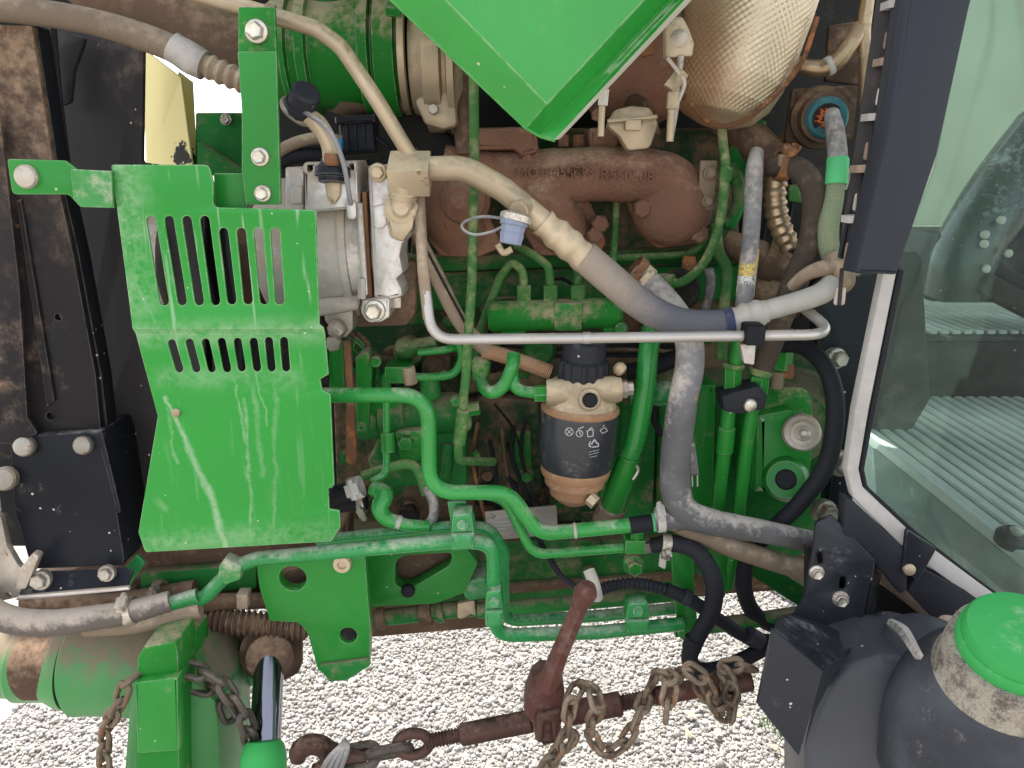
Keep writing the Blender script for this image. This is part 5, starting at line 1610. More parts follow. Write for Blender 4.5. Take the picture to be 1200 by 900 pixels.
for i in range(nr):
    for j in range(ns): bm.faces.new((rings[i][j], rings[i][(j + 1) % ns], rings[i + 1][(j + 1) % ns], rings[i + 1][j]))
bm.faces.new(rings[0])


def foil_extra(N, col, mask):
    s = N.sep(N.pos)
    c = U(845, 70, .05)
    k = N.math('ADD', N.math('SUBTRACT', s[0], c.x), N.math('MULTIPLY', N.math('SUBTRACT', N.noise(22, 5), .5), .06))
    h = N.ramp(k, -.025, .035, .85, .0)
    return N.mix(h, col, (.26, .135, .065)), N.math('MAXIMUM', mask, N.math('MULTIPLY', h, .6))


M['foil'] = dirty('dimpled_foil', (.60, .49, .34), dust=(.50, .34, .18), amt=.42, up=-.1, rough=.42, metal=.75, s=9, var=.15, bump=.1, extra=foil_extra)
finish('shell', bm, M['foil'], t, 60)
lathe('band', (806, 118, .07), (828, 10, .07), [(0, 8), (.1, 14), (.5, 18), (1, 18)], M['rust'], t, seg=20)
tube('lower_seam', [(808, 120, .035), (838, 147, .03), (880, 136, .035), (935, 80, .045), (958, 20, .05)], 3, M['rust'], t, seg=10)
tube('rear_pipe', [(880, 140, .14), (872, 170, .14), (860, 200, .16)], 18, M['green_deep'], t, seg=18)
# ================================================================== RIGHT: cab corner, glass, tank
t = thing('cab_channel', 'black ribbed plastic channel beside the smooth cab pillar', 'trim', U(1000, 310, -.1))
CH = Plane(U(1020, 150, -.145), (-.35, -1, 0))
plate('back', [(1034, -40), (1075, -40), (1010, 318), (982, 302)], CH, .008, M['shroud'], t)
for i, (x, y) in enumerate(((1046, 2), (1037, 68), (1023, 132), (1010, 192), (1000, 250), (988, 302))):
    quadface('cross_rib', [CH.hit(x - 14, y + 2) + Vector((0, -.0, 0)), CH.hit(x + 14, y), CH.hit(x + 14, y) + Vector((0, -.03, 0)), CH.hit(x - 14, y + 2) + Vector((0, -.018, 0))], M['tanhose'] if i % 2 else M['sealgrey'], t, .007, (0, 0, -1))
    plate('web', [(x - 3, y + 6), (x + 2, y + 6), (x - 2, y + 56), (x - 7, y + 56)], Plane(U(1020, 150, -.152), (-.35, -1, 0)), .006, M['shroud'], t, r=1)
    plate('pocket_pad', [(x - 8, y + 34), (x + 4, y + 34), (x + 2, y + 56), (x - 12, y + 56)], Plane(U(1020, 150, -.149), (-.35, -1, 0)), .004, M['tanhose'] if i % 2 == 0 else M['steel_dirty'], t, r=4)
tube('edge', [(1036, -40), (1020, 130), (984, 302)], 3, M['black'], t, y=-.14, n=4)

t = thing('cab_pillar', 'smooth blue black cab corner pillar cover cut off square below', 'pillar', U(1030, 320, -.2))
PL = Plane(U(1070, 160, -.19), (.12, -1, .05))
M['pillar'] = dirty('smooth_pillar_plastic', (.029, .031, .038), dust=(.26, .26, .28), amt=.10, up=.03, rough=.38, s=4, var=.10, bump=.05, bs=300, specks=.03)
plate('cover', [(1072, -60), (1155, -60), (1137, 10), (1100, 180), (1052, 322, 3), (1003, 320, 3), (1040, 160)], PL, .03, M['pillar'], t, r=4, bev=.004)
plate('bevel_edge', [(1063, -60), (1074, -60), (1042, 160), (1006, 321), (998, 318), (1032, 160)], Plane(U(1040, 160, -.185), (-.5, -1, .05)), .004, M['pillar'], t, r=1, bev=.001)

GY = -.135
t = thing('cab_window', 'tinted cab door glass set in a worn grey rubber seal', 'window', U(1060, 640, GY))
plate('glass', [(1150, -80), (1450, -80), (1450, 920), (1205, 730), (1140, 684), (1066, 632), (1010, 574), (1004, 552), (1018, 480), (1048, 318), (1096, 200)], GY + .006, .005, M['glass'], t, r=2, bev=.0005)
plate('seal', [(1036, 316), (1002, 480), (992, 552, 10), (1000, 584, 12), (1060, 644), (1130, 694), (1260, 790), (1260, 766), (1140, 678), (1070, 626), (1012, 572, 14), (1007, 550, 10), (1019, 480), (1052, 316)], GY, .016, M['sealgrey'], t, r=4, bev=.003)
plate('inner_gasket', [(1053, 316), (1020, 480), (1008, 550, 10), (1013, 572, 14), (1070, 627), (1140, 679), (1260, 768), (1260, 762), (1142, 676), (1074, 623), (1017, 570, 14), (1013, 550, 10), (1026, 480), (1060, 316)], GY + .004, .010, M['rubber'], t, r=4, bev=.001)
o = plate('corner_clip', [(1063, 620, 3), (1098, 643, 5), (1076, 682, 3), (1058, 664, 3)], GY - .006, .012, M['black'], t, r=3)
bolt(o, 1066, 668, GY - .008, 7, M['tanmetal'], 'dome', name='screw')
plate('lower_sill', [(990, 582, 4), (1000, 588), (1064, 646), (1064, 690, 3), (1056, 698), (1028, 664), (988, 626, 4)], GY - .003, .02, M['plastic'], t, r=4, bev=.003)
plate('lower_sill', [(1080, 664), (1132, 692), (1205, 745), (1205, 815), (1140, 775), (1064, 694)], GY - .002, .02, M['plastic'], t, r=3, bev=.003)
tube('grey_rail', [(1012, 656, -.06), (1060, 690, -.10), (1125, 742, -.14), (1180, 790, -.16)], 12, M['tanhose'], t, seg=18)

# cab interior
t = thing('cab_floor', 'ribbed pale rubber cab floor mat on two levels behind the glass', 'floor', (1.2, .4, .88))
FM = dirty('pale_rubber_mat', (.50, .51, .47), dust=(.50, .50, .44), amt=.45, up=.1, rough=.85, s=10, var=.2, bump=.4)
FD = dirty('dark_mat_groove', (.05, .055, .055), amt=.3, up=.05, rough=.9, s=10)
finish('lower_mat', box_bm((1.45, .39, .86), (1.4, .98, .03), None, .004), FD, t)
finish('upper_mat', box_bm((1.45, 1.40, 1.01), (1.4, 1.0, .03), None, .004), FD, t)
ribm = mk('mat_rib', box_bm((0, 0, 0), (.021, .93, .012), None, .003, seg=1))
from mathutils import Quaternion
for k in range(34):
    x = .768 + k * .0285
    if x > 1.75: break
    inst('rib', ribm, (x, .40, .879), Quaternion(), 1, FM, t)
    inst('rib', ribm, (x + .01, 1.39, 1.029), Quaternion(), 1, FM, t)
finish('riser', box_bm((1.45, .885, .945), (1.4, .02, .14), None, .004), M['shroud'], t)
finish('edge_trim', box_bm((.752, .40, .872), (.014, .97, .03), None, .004), FM, t)
finish('side_wall', box_bm((.748, .42, .70), (.012, .98, .34), None, .003), dirty('pale_inner_wall', (.20, .23, .225), dust=(.45, .45, .42), amt=.4, up=0, rough=.7, s=6), t)
finish('post', box_bm((.80, .70, .94), (.07, .06, .14), None, .012), M['shroud'], t)
t = thing('cab_shell', 'far side of the cab with a pale translucent pane added for daylight above a dark wall', 'cab', (1.4, 1.9, 1.0))
finish('shade_roof', box_bm((1.42, .92, 2.45), (1.84, 2.2, .10), None, .03), M['plastic'], t)  # unseen slab overhead, added and sized to shade the cab interior
finish('wall', box_bm((1.5, 1.93, 1.075), (1.6, .04, .20), None, .01), M['shroud'], t)
finish('sill', box_bm((1.5, 1.90, 1.18), (1.6, .08, .03), None, .008), M['plastic'], t)
finish('daylight_pane', box_bm((1.5, 1.95, 1.70), (1.6, .006, 1.0), None, 0), M['palepane'], t)  # translucent pane added where a pale panel stands, to light the cab
t = thing('cab_front_post', 'dark inner post standing at the left edge of the cab floor', 'post', U(1050, 520, .6))
plate('post', [(1015, 296), (1082, 296), (1092, 468), (1066, 512), (1010, 520)], .62, .04, M['shroud'], t, r=10, bev=.01)
t = thing('pedal_bracket', 'black pedal bracket with pale screws standing on the upper mat', 'pedal', (1.45, 1.2, 1.03))
p0 = U(1170, 300, 1.0)
finish('housing', box_bm(p0 + Vector((.07, .05, -.02)), (.16, .14, .20), Matrix.Rotation(.3, 3, 'Y'), .02), M['plastic'], t)
finish('arm', tube_bm([U(1150, 270, .95), U(1165, 310, .95), U(1210, 345, .92), U(1260, 380, .9)], .022, 12), M['plastic'], t)
finish('pad', box_bm(U(1185, 348, .93), (.16, .09, .03), Matrix.Rotation(.5, 3, 'Y'), .008), M['rubber'], t)
finish('boot', tube_bm([U(1118, 348, .95), U(1128, 305, .95), U(1152, 262, .97), U(1185, 215, 1.0), U(1230, 160, 1.05)], [.07, .075, .08, .085, .09], 24), dirty('glossy_black_boot', (.02, .022, .026), dust=(.4, .42, .42), amt=.3, rough=.22, spec=.5, s=10, specks=.2), t)
finish('beam', box_bm(U(1190, 352, .9), (.22, .07, .05), Matrix.Rotation(.45, 3, 'Y'), .008), M['shroud'], t)
for (x, y) in ((1174, 258), (1155, 275), (1154, 286), (1182, 297), (1156, 315)): bolt(t, x, y, .87, 5, M['white'], 'dome')
t = thing('seat_pedestal', 'dark seat pedestal block at the left edge of the upper mat', 'pedestal', U(1110, 345, 1.0))
finish('block', box_bm(U(1100, 308, 1.05), (.13, .2, .17), None, .02), M['plastic'], t)
finish('base', box_bm(U(1120, 342, 1.0), (.17, .2, .02), None, .006), M['plastic'], t)
t = thing('louvre_vent', 'dark louvred grille with pale slats at the right edge of the cab', 'grille', U(1185, 230, 1.3))
finish('frame', box_bm(U(1215, 225, 1.32), (.22, .03, .24), None, .02), M['plastic'], t)
for k in range(7):
    a = U(1180, 195 + k * 12, 1.29)
    finish('slat', box_bm(a + Vector((.05, 0, 0)), (.14, .03, .008), Matrix.Rotation(-.6, 3, 'X'), .002), M['sealgrey'], t)  # slats in pale grey against the dark frame
t = thing('floor_fastener', 'black round push fastener near the front edge of the lower mat', 'fastener', UZ(1185, 635, .89))
c = UZ(1186, 636, .885)
finish('body', lathe_bm(c, (0, -.2, 1), [(0, .026), (.012, .026), (.02, .018), (.02, .006)], 18), M['rubber'], t)
finish('head', lathe_bm(c + Vector((0, -.004, .016)), (0, -.2, 1), [(0, .010), (.008, .010), (.010, .004)], 12), M['bright'], t)

# ---- black bracket with two bolts
M['bracket'] = dirty('black_bracket_paint', (.018, .020, .026), dust=(.30, .29, .30), amt=.30, up=.10, rough=.36, spec=.3, s=12, var=.2, bump=.2, specks=.22, dmax=.6)
t = thing('tank_bracket', 'black folded steel bracket with two pale bolts in slotted holes', 'bracket', U(930, 860, -.2))
BK = Plane(U(960, 680, -.14), (-.15, -1, .12))
plate('upper_face', [(956, 612, 8), (975, 604, 4), (1026, 656, 4), (1008, 745, 8), (992, 772, 4), (930, 722, 4), (942, 700, 6), (953, 640)], BK, .008, M['bracket'], t, holes=[slot(960, 648, 962, 662, 6), slot(988, 676, 987, 692, 7)], r=4, bev=.002)
quadface('edge_flange', [U(1026, 657, -.135), U(1010, 745, -.15), U(1020, 745, -.10), U(1034, 665, -.09)], M['bracket'], t, .005, (0, .0, -1))
quadface('shoulder', [U(929, 718, -.137), U(1008, 746, -.152), U(990, 768, -.25), U(964, 786, -.29), U(906, 738, -.29), U(912, 722, -.22)], M['bracket'], t, .006, (0, .2, -1))
quadface('lower_face', [U(906, 739, -.29), U(964, 787, -.29), U(952, 830, -.285), U(936, 886, -.28), U(888, 826, -.28)], M['bracket'], t, .006)
quadface('lower_return', [U(964, 787, -.288), U(990, 768, -.25), U(975, 795, -.24), U(956, 832, -.27), U(940, 884, -.27), U(952, 830, -.285)], M['bracket'], t, .004, (.3, 1, 0))
plate('backing', [(945, 640), (1010, 640), (1004, 715), (945, 715)], -.115, .01, M['dark'], t)  # dark plate added so the slots read as shade
bolt(t, 957, 671, 0, 9, M['zinc'], 'flange', pl=BK); bolt(t, 985, 702, 0, 10, M['zinc'], 'flange', pl=BK)

# ---- tank
t = thing('fuel_tank', 'black moulded plastic tank with a worn dusty filler shoulder', 'tank', U(1060, 890, -.25))
TM = M['tank']
TP = Plane(U(1060, 830, -.26), (-.12, -1, .14))
plate('body', [(944, 1010, 10), (944, 880, 10), (952, 845, 12), (972, 802, 14), (990, 782, 14), (1034, 768, 12), (1120, 780), (1330, 860), (1330, 1010)], TP, .12, TM, t, r=24, bev=.009, ang=80)
cc = U(1194, 752, -.34)
cax = Vector((-.12, -.36, 1)).normalized()
sc_ = S(1194, 752, -.34)
sT = S(1078, 775, -.28)


def blob(name, c, rad, mat, rot=None, p=2.4):
    """superellipsoid bulge moulded into the tank"""
    b = bmesh.new()
    bmesh.ops.create_icosphere(b, subdivisions=4, radius=1)
    for v in b.verts:
        d = v.co.normalized()
        k = (abs(d.x) ** p + abs(d.y) ** p + abs(d.z) ** p) ** (-1 / p)
        w = Vector((d.x * rad[0], d.y * rad[1], d.z * rad[2])) * k
        if rot is not None: w = rot @ w
        v.co = Vector(c) + w
    return finish(name, b, mat, t, 60)


blob('hump', U(1090, 800, -.235), (62 * sT, .075, 74 * sT), TM, Matrix.Rotation(.35, 3, 'Y'), 2.6)
blob('hump', U(1062, 790, -.19), (48 * sT, .08, 62 * sT), TM, Matrix.Rotation(.25, 3, 'Y'), 3.0)
finish('strap', tube_bm([U(1044, 730, -.245), U(1060, 742, -.272), U(1076, 768, -.315)], [.005, .007, .005], 6), M['greyhose'], t)
plate('rear_plate', [(1000, 680), (1130, 700), (1180, 790), (1000, 800)], -.05, .01, M['dark'], t)  # added dark plate standing in for the shade of the gap
NKM = dirty('dusty_worn_neck', (.060, .062, .070), dust=(.46, .38, .28), amt=.34, up=.04, rough=.5, s=34, var=.3, bump=.4, bs=120, bd=.002, dmax=.45)
NKT = dirty('tan_dusted_neck', (.12, .10, .085), dust=(.40, .35, .28), amt=.85, up=.02, rough=.85, s=70, var=.3, bump=.8, bs=140, bd=.003)
finish('neck', lathe_bm(cc - cax * .055, cax, [(0, .066), (.012, .062), (.035, .060), (.045, .058)], 48), NKT, t)
nb = lathe_bm(cc - cax * .20, cax, [(0, .100), (.05, .099), (.08, .096), (.10, .091), (.118, .083), (.132, .075), (.143, .068), (.15, .063)], 48)
finish('filler_shoulder', nb, NKM, t)
t = thing('filler_cap', 'bright green round filler cap on the black tank', 'cap', cc)
r_ = 64 * sc_
finish('rim', lathe_bm(cc - cax * .016, cax, [(0, r_ * .95), (.002, r_ * 1.02), (.012, r_ * 1.03), (.017, r_ * 1.01), (.019, r_ * .97)], 64), M['capgreen'], t)
finish('dome', lathe_bm(cc + cax * .001, cax, [(0, r_ * .955), (.010, r_ * .95), (.014, r_ * .90), (.017, r_ * .7), (.019, r_ * .45), (.0205, r_ * .2), (.021, .001)], 64), M['capgreen'], t)
# ================================================================== BOTTOM LEFT: axle, chains, rod
t = thing('front_axle', 'pale green and mud stained front axle tube below the hose', 'axle', U(120, 830, .0))
AX = .02
lathe('tube', (-30, 772, AX), (90, 778, AX), [(0, 40), (.45, 42), (.5, 46), (.78, 44), (.9, 50), (1, 52)], M['axle'], t, seg=44)
lathe('groove', (88, 778, AX), (93, 778, AX), [(0, 50), (1, 50)], M['dark'], t, seg=44)
lathe('hub', (93, 778, AX), (250, 778, AX), [(0, 52), (.03, 58), (.12, 57), (.35, 58), (.6, 62), (.9, 60), (1, 54)], M['axle'], t, seg=48)
lathe('mud_band', (28, 775, AX - .004), (80, 777, AX - .004), [(0, 41), (.3, 44), (.7, 43), (1, 46)], M['brown'], t, seg=44)
lathe('rear_knuckle', (240, 770, AX + .03), (300, 770, AX + .03), [(0, 30), (.2, 44), (.7, 44), (1, 30)], M['green_deep'], t, seg=32)

t = thing('axle_pivot', 'green stepped casting in front of the axle with dusty flanks', 'casting', U(195, 895, -.12))
plate('nose', [(160, 772, 4), (168, 758, 4), (206, 752, 4), (209, 770), (210, 880), (212, 1010), (156, 1010), (158, 840)], -.14, .06, M['green_dusty'], t, r=3, bev=.004)
plate('nose_step', [(158, 800, 2), (208, 794, 2), (210, 880, 3), (160, 884, 3)], -.152, .02, M['green'], t, r=2, bev=.003)
plate('body', [(146, 830, 14), (160, 780, 10), (215, 775, 10), (228, 800, 12), (256, 825, 16), (268, 1010), (132, 1010)], -.10, .14, M['axle'], t, r=10, bev=.018)
plate('upper_web', [(206, 745), (228, 742), (232, 800), (210, 800)], -.07, .05, M['green_dusty'], t, r=4, bev=.004)

t = thing('steering_rod', 'polished chrome steering rod entering a bright green end fitting', 'rod', U(310, 890, -.1))
cyl('rod', (316, 764, .0), (309, 905, -.12), 17, M['chrome'], t, seg=36)
o = lathe('gland', (318, 757, .03), (316, 772, -.022), [(0, 34), (.2, 36), (.5, 34), (.6, 28), (.95, 26), (1, 20)], M['brown'], t, seg=36)
lathe('green_end', (309.5, 868, -.11), (307, 960, -.16), [(0, 19), (.06, 23), (.2, 26), (1, 28)], M['capgreen'], t, seg=36)
plate('gland_plate', [(284, 735), (350, 732), (350, 790), (330, 800), (290, 795)], .04, .03, M['brown'], t, r=6, bev=.004)

t = thing('convoluted_boot', 'brown ribbed rubber boot lying above the steering rod', 'boot', U(295, 728, -.02))
tube('boot', [(228, 722, .0), (290, 730, .0), (362, 736, .01)], [15, 16, 15], M['brown'], t, seg=26, ripple=(.0082, .005))
tube('end_pipe', [(205, 716, -.02), (250, 706, .0), (300, 704, .02), (340, 702, .03)], 10, M['brown'], t, seg=16)
plate('clip', [(276, 697, 2), (290, 697, 2), (290, 714, 2), (277, 715, 2)], -.03, .02, M['tanhose'], t, r=2, bev=.002)

t = thing('lower_grey_hose', 'thick dusty grey hose bowing across the bottom left to a clamp', 'hose', U(60, 740, -.1))
tube('hose', [(-40, 690, -.09), (0, 722, -.10), (50, 730, -.10), (110, 724, -.10), (160, 715, -.09), (200, 704, -.08)], [15, 16, 15.5, 14.5, 13.5, 12], M['greytan'], t, seg=24)
tube('tan_underlayer', [(100, 735, -.09), (160, 730, -.085), (235, 712, -.07)], [11, 12, 12], M['tanhose'], t, seg=18)
clampx(t, (153, 716), (170, 712), -.09, 14.2, M['zinc'], .014, (0, -.5, 1))
tube('green_end', [(168, 713, -.088), (200, 707, -.08), (232, 698, -.075)], 9, M['tube_teal'], t, seg=16)
t = thing('worm_clamp', 'loose worm clamp on the brown pipe above the grey hose', 'clamp', U(188, 693, .0))
clampx(t, (188, 694), (200, 692), .01, 12, M['steel_dirty'], .013, (0, -1, .3), 'band')
tube('pipe', [(60, 705, .02), (130, 706, .02), (230, 690, .02)], 11, M['brown'], t, seg=16)
t = thing('frame_rail', 'mud brown frame rail edge behind the lower hoses', 'frame', U(150, 680, .05))
plate('rail', [(20, 690), (160, 640), (400, 622), (400, 700), (160, 720), (20, 735)], .05, .10, M['brown'], t, r=4, bev=.004)
plate('gusset', [(146, 665), (160, 650), (170, 660), (150, 690)], -.03, .006, M['tube_teal'], t, r=2)
plate('rail_face', [(165, 672), (300, 662), (300, 690), (165, 700)], .03, .02, M['green_deep'], t, r=4)

PIT = .034
t = thing('left_chain', 'weathered steel chain hanging on the left of the green casting', 'chain', U(130, 890, -.1), 'chains on the axle casting')
chain(t, pp([(165, 788, -.13), (148, 803, -.15), (138, 830, -.15), (126, 850, -.14), (122, 885, -.13), (124, 930, -.12)], 0), .023, M['chain'], .3, .6)
t = thing('right_chain', 'dark steel chain falling on the right of the green casting', 'chain', U(270, 850, -.1), 'chains on the axle casting')
chain(t, pp([(212, 782, -.11), (240, 790, -.11), (262, 805, -.11), (276, 828, -.11), (290, 850, -.11), (294, 885, -.10)], 0), .027, M['chain_dark'], .3, .4)
chain(t, pp([(222, 800, -.09), (255, 812, -.09), (272, 845, -.09)], 0), .027, M['chain_dark'], .3, .9)

# ---- ratchet load binder, lying low across the bottom
BY = -.16
t = thing('load_binder', 'red brown ratchet chain binder with threaded rods and upright handle', 'load binder', U(640, 870, BY))


def bl(px): return 873 - (px - 480) * (873 - 798) / (860 - 480)      # the binder's axis in the picture


def bcyl(name, x0, x1, r, mat, seg=24, **k): return cyl(name, (x0, bl(x0), BY), (x1, bl(x1), BY), r, mat, t, seg=seg, **k)


A, B = U(512, bl(512), BY), U(545, bl(545), BY)


def thread(name, x0, x1, r):
    A, B = U(x0, bl(x0), BY), U(x1, bl(x1), BY)
    s_ = S(x0, bl(x0), BY)
    finish(name, tube_bm([A, A.lerp(B, .5), B], r * s_, 18, ripple=(.0042, .0018)), M['rod'], t)


thread('threaded_rod', 500, 548, 9)
bcyl('barrel', 540, 624, 13, M['rod'])
thread('threaded_rod', 720, 772, 10)
bcyl('barrel', 664, 728, 14, M['redpaint'])
bcyl('rear_rod', 768, 840, 11, M['redpaint'])
bcyl('rear_hook_shank', 836, 880, 15, M['rod'])
# eye at the left
c = U(484, 872, BY); s_ = S(484, 872, BY)
bm = bmesh.new()
ex = (B - A).normalized(); ez = ex.cross(Vector((0, 1, 0))).normalized()
ring = [c + ex * math.cos(a) * 19 * s_ + ez * math.sin(a) * 15 * s_ for a in [2 * math.pi * k / 24 for k in range(24)]]
P = ring + [ring[0]]
finish('eye', tube_bm(P, 6.5 * s_, 12, n=3, caps=False), M['rod'], t)
# ratchet housing
HP = Plane(U(640, 830, BY - .03), (0, -1, .15))
plate('ratchet_body', [(624, 802, 6), (634, 794, 4), (655, 796, 5), (662, 812, 5), (660, 845, 6), (650, 870, 5), (628, 872, 5), (624, 850, 4), (614, 838, 5), (616, 824, 4)], HP, .05, M['redpaint'], t, r=5, bev=.005)
plate('cheek', [(628, 838, 3), (658, 832, 3), (656, 866, 5), (648, 872, 4), (646, 846, 3), (638, 846, 3), (636, 872, 3), (628, 870, 4)], Plane(U(640, 850, BY - .040), (0, -1, .15)), .012, M['rod'], t, r=3, bev=.003)
lathe('ratchet_gear', (632, 858, BY - .02), (656, 852, BY - .02), [(0, 12), (.1, 15), (.9, 15), (1, 12)], M['rod'], t, seg=14)
# handle
hb = bmesh.new()
HPt = [U(641, 806, BY - .035), U(652, 775, BY - .035), U(672, 728, BY - .03), U(684, 700, BY - .03)]
tube_bm(HPt, [13 * s_, 10.5 * s_, 9.5 * s_, 9.5 * s_], 8, bm=hb)
finish('handle', hb, M['redpaint'], t, 25)
finish('handle_grip', tube_bm([U(680, 708, BY - .03), U(686, 694, BY - .03), U(689, 684, BY - .03)], [10 * s_, 13 * s_, 8 * s_], 16), M['redpaint'], t)
t = thing('cable_band', 'pale grey band clip behind the binder handle tip', 'clip', U(695, 690, -.10))
tube('band', [(690, 668, -.09), (696, 684, -.10), (700, 700, -.09)], 7, M['white'], t, seg=10)

# grab hook at the lower left and its chain
t = thing('grab_hook', 'rust brown grab hook tied with grey cord at the binder end', 'hook', U(365, 890, BY))
hk = U(368, 888, BY)
pts = [hk + Vector((math.cos(a), 0, math.sin(a))) * 19 * s_ for a in [R(q) for q in range(-100, 190, 24)]]
finish('hook', tube_bm(pts[::-1], [9 * s_, 11 * s_] + [12 * s_] * (len(pts) - 4) + [11 * s_, 8 * s_], 14, n=4), M['rod'], t)
finish('shank', tube_bm([U(384, 878, BY), U(402, 886, BY), U(430, 890, BY)], [11 * s_, 11 * s_, 8 * s_], 12), M['rod'], t)
for k in range(4):
    finish('cord_wrap', tube_bm([U(376 + k * 7, 905, BY - .02), U(386 + k * 6, 888, BY - .032), U(398 + k * 3, 876, BY - .03), U(404, 868, BY - .015)], 3.2 * s_, 8), M['greyhose'], t)
t = thing('binder_chain', 'short run of dark links joining the hook to the binder eye', 'chain', U(450, 880, BY))
chain(t, pp([(400, 892, BY), (440, 884, BY), (500, 872, BY)], 0), .040, M['chain_dark'], .25, .5)
# loose chain wound over the binder
t = thing('wrapped_chain', 'rusty tan chain wound loosely over the binder rods and hanging below', 'chain', U(740, 880, BY))
W = [(632, 905, -.20), (650, 885, -.22), (664, 862, -.22), (668, 830, -.22), (676, 808, -.20), (692, 806, -.21), (700, 830, -.23), (692, 852, -.22), (702, 876, -.22), (722, 878, -.21), (738, 860, -.21), (750, 835, -.20), (760, 808, -.17), (770, 792, -.18), (786, 796, -.21), (782, 825, -.22), (780, 845, -.22)]
chain(t, pp(W, 0), .0212, M['chain'], .35, .3)
W2 = [(790, 795, -.17), (808, 786, -.20), (826, 800, -.21), (838, 825, -.21), (848, 826, -.20), (858, 805, -.20), (848, 785, -.18), (866, 780, -.18), (888, 788, -.17)]
chain(t, pp(W2, 0), .0212, M['chain'], .35, .8)
W3 = [(640, 900, -.19), (655, 880, -.20), (676, 858, -.19)]
chain(t, pp(W3, 0), .0212, M['chain'], .35, 1.2)
W4 = [(818, 800, -.19), (830, 816, -.20), (842, 832, -.20), (856, 838, -.19), (858, 815, -.18), (846, 795, -.17)]
chain(t, pp(W4, 0), .0212, M['chain'], .35, 1.2)

# ---- black hoses and conduits at lower right of the engine
t = thing('black_return_hose', 'black rubber hose curving down from a clamp and hooking right', 'hose', U(830, 700, -.07))
tube('hose', [(764, 640, -.05), (790, 637, -.06), (818, 648, -.07), (836, 680, -.08), (834, 715, -.08), (818, 745, -.08), (808, 772, -.08), (822, 786, -.08), (855, 780, -.07), (900, 758, -.05), (935, 745, -.03)], [9, 10, 10, 10.5, 10.5, 10, 10, 10, 9.5, 9, 9], M['rubber'], t, seg=20)
clampx(t, (780, 637), (790, 638), -.058, 10.5, M['zinc'], .012, (0, -1, -.9))
tube('collar', [(814, 748, -.08), (810, 760, -.08)], 11.5, M['rubber'], t, seg=18)
plate('tab', [(774, 650), (782, 648), (780, 668), (772, 664)], -.07, .005, M['white'], t, r=2)
t = thing('wiring_conduit', 'black convoluted conduit drooping under the engine to the right', 'conduit', U(780, 700, -.05))
tube('conduit', [(696, 694, -.07), (720, 686, -.06), (750, 684, -.06), (785, 692, -.06)], 7.5, M['rubber'], t, seg=16, ripple=(.006, .002))
tube('cable', [(780, 690, -.06), (812, 705, -.06), (845, 728, -.06), (880, 748, -.05), (930, 752, -.04)], 8, M['rubber'], t, seg=14)
cyl('tie', (876, 744, -.055), (890, 752, -.05), 11, M['plastic'], t)
cyl('tie', (800, 698, -.06), (808, 702, -.06), 10, M['plastic'], t)
t = thing('coiled_lead', 'thin black lead sagging from the filter to the binder handle', 'wire', U(650, 660, -.04))
tube('lead', [(596, 560, .05), (618, 600, .0), (636, 640, -.03), (655, 672, -.05), (685, 695, -.07)], 3, M['rubber'], t, seg=8)
tube('sheath', [(630, 630, -.025), (640, 648, -.035), (655, 672, -.05)], 4, M['rubber'], t, seg=10, ripple=(.005, .0012))
# ================================================================== small things in the gaps
t = thing('black_relay_box', 'small black electrical box with ribs under the green intake duct', 'box', U(420, 165, .1))
plate('box', [(396, 140, 3), (436, 138, 3), (440, 178, 3), (400, 182, 3)], .08, .05, M['plastic'], t, r=3, bev=.004)
for x in (404, 414, 424): plate('rib', [(x, 144), (x + 3, 144), (x + 5, 176), (x + 2, 176)], .076, .006, M['plastic'], t, r=1)
plate('lid', [(392, 136), (440, 133), (440, 143), (393, 146)], .07, .06, M['black'], t, r=2, bev=.003)
tube('lead', [(438, 160, .09), (455, 175, .08), (450, 195, .06), (428, 190, .05)], 4, M['rubber'], t, seg=8)
t = thing('tan_vacuum_hose', 'thin tan hose above a black one behind the capped service valve', 'hose', U(350, 175, .05))
tube('hose', [(322, 180, .05), (345, 168, .05), (372, 162, .05), (400, 165, .06)], 7, M['tanhose'], t, seg=12)
tube('dark_hose', [(322, 192, .06), (350, 182, .06), (400, 184, .06)], 9, M['rubber'], t, seg=12)
t = thing('blue_clip', 'small bright blue plastic clip beside the service valve', 'clip', U(396, 168, .0))
box('clip', (390, 162), (401, 175), .02, .012, dirty('blue_plastic', (.04, .22, .42), amt=.3, rough=.4), t, .002)
t = thing('dark_support_arm', 'dark brown slanted arm behind the refrigerant tube', 'arm', U(490, 150, .12))
plate('arm', [(452, 115), (478, 112), (555, 185), (555, 215), (520, 200), (460, 150)], .12, .03, M['dark'], t, r=6, bev=.005)
t = bpy.data.objects['exhaust_manifold']
for x in (566, 590, 660, 678):
    hexnut('nut', (x, 172, .12), (x, 158, .12), 7, M['manifold'], t)
t = thing('cable_bundle', 'dark cable bundle sagging behind the common rail', 'cable', U(600, 400, .15))
for k in range(4):
    tube('cable', [(560, 395 + k * 5, .16), (640, 405 + k * 4, .15), (720, 398 + k * 6, .15), (800, 402 + k * 5, .16)], 3, M['rubber'] if k % 2 else M['brown'], t, seg=8)
t = bpy.data.objects['firewall']
for k in range(5):
    tube('wire', [(868 + k * 9, 150, .26), (880 + k * 12, 220, .24), (865 + k * 14, 300, .25), (900 + k * 10, 370, .25)], 2.4, M[('rubber', 'brown', 'dark', 'tanhose', 'rubber')[k]], t, seg=6)
t = thing('dry_leaves', 'few dry brown leaves lying on the gravel beside the bracket', 'leaves', UZ(890, 860, .01))
t['kind'] = 'stuff'
rl = random.Random(4)
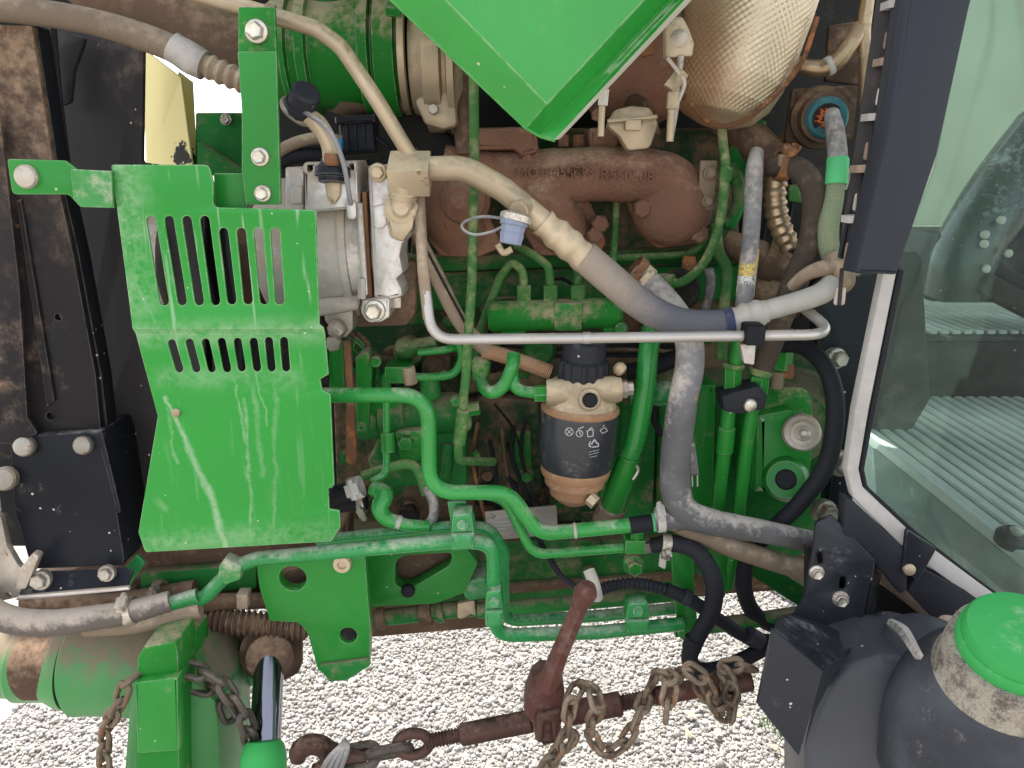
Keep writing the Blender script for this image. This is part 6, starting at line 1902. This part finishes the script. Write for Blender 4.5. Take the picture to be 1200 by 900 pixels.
for k in range(14):
    c = UZ(rl.uniform(800, 930), rl.uniform(800, 895), .018)
    b = bmesh.new(); a = rl.uniform(0, 6); L = rl.uniform(.012, .026)
    pts = [(-1, 0, 0), (-.4, .35, .25), (.3, .35, .2), (1, 0, .35), (.3, -.35, .1), (-.4, -.35, .2)]
    b.faces.new([b.verts.new(c + Vector(((x * math.cos(a) - y * math.sin(a)) * L, (x * math.sin(a) + y * math.cos(a)) * L, z * L))) for x, y, z in pts])
    finish('leaf', b, M['tanhose'], t)

t = bpy.data.objects['injection_pump']
rc = random.Random(11)
for k in range(16):
    x, y = rc.uniform(405, 560), rc.uniform(395, 600)
    z_ = rc.uniform(.10, .16)
    m_ = M[rc.choice(['green_deep', 'green_dusty', 'olive', 'brown', 'dark', 'block'])]
    if k % 3 == 0: hexnut('union', (x, y, z_), (x + rc.uniform(-4, 14), y + rc.uniform(6, 14), z_), rc.uniform(5, 9), m_, t)
    elif k % 3 == 1: plate('bracket', [(x, y), (x + rc.uniform(12, 30), y - 3), (x + rc.uniform(10, 28), y + rc.uniform(10, 26)), (x + 2, y + 18)], z_, .02, m_, t, r=4, bev=.003)
    else: lathe('plug', (x, y, z_ + .03), (x, y, z_), [(0, 10), (.7, 10), (.75, 7), (1, 6)], m_, t, seg=14)
t = bpy.data.objects['injection_pump']
for k in range(9):
    x, y = rc.uniform(400, 540), rc.uniform(385, 470)
    tube('line', [(x, y, .13), (x + rc.uniform(-10, 40), y + rc.uniform(10, 40), .11), (x + rc.uniform(0, 60), y + rc.uniform(40, 90), .12), (x + rc.uniform(10, 70), y + rc.uniform(80, 130), .14)], rc.uniform(2.2, 4.2), M[rc.choice(['green_deep', 'olive', 'brown', 'rubber', 'tube_green'])], t, seg=8)
t = thing('starter_harness', 'dirty brown bunch of cables crossing low on the engine block', 'cable', U(600, 600, .15))
for k in range(5):
    x, y = 560 + k * 14, rc.uniform(480, 520)
    tube('cable', [(x, y, .17), (x + rc.uniform(-6, 12), y + 40, .16), (x + rc.uniform(0, 25), y + 85, .16), (x + rc.uniform(10, 40), y + 125, .17)], rc.uniform(2, 3.5), M[rc.choice(['brown', 'dark', 'rust', 'rubber'])], t, seg=8)
t = bpy.data.objects['fuel_rail']
for k in range(12):
    x, y = rc.uniform(570, 800), rc.uniform(318, 395)
    m_ = M[rc.choice(['green_deep', 'olive', 'brown', 'dark', 'rust'])]
    if k % 2: hexnut('union', (x, y, .15), (x + rc.uniform(-8, 12), y + rc.uniform(5, 14), .14), rc.uniform(4, 8), m_, t)
    else: tube('line', [(x, y, .15), (x + 18, y + rc.uniform(-8, 12), .14), (x + 40, y + rc.uniform(-12, 18), .15)], rc.uniform(2, 4), m_, t, seg=8)
t = bpy.data.objects['firewall']
for k in range(12):
    x, y = rc.uniform(840, 960), rc.uniform(165, 400)
    m_ = M[rc.choice(['brown', 'dark', 'brown', 'olive', 'rust'])]
    if k % 2: lathe('stub', (x, y, .26), (x + rc.uniform(-8, 8), y + rc.uniform(-4, 8), .18), [(0, 14), (.6, 14), (.65, 9), (1, 8)], m_, t, seg=14)
    else: plate('bracket', [(x, y), (x + rc.uniform(14, 34), y - 4), (x + rc.uniform(14, 34), y + 22), (x, y + rc.uniform(16, 34))], .22, .02, m_, t, r=4, bev=.003)
t = thing('gravel_weeds', 'thin dry grass tuft growing in the gravel below the bracket', 'grass', UZ(905, 850, .0))
t['kind'] = 'stuff'
for k in range(22):
    c = UZ(905 + rc.gauss(0, 9), 855 + rc.gauss(0, 10), .0)
    tip = c + Vector((rc.uniform(-.03, .03), rc.uniform(-.03, .03), rc.uniform(.02, .06)))
    finish('blade', tube_bm([c, c.lerp(tip, .5) + Vector((0, 0, .008)), tip], [.0012, .001, .0003], 4, n=3), M['olive'], t)
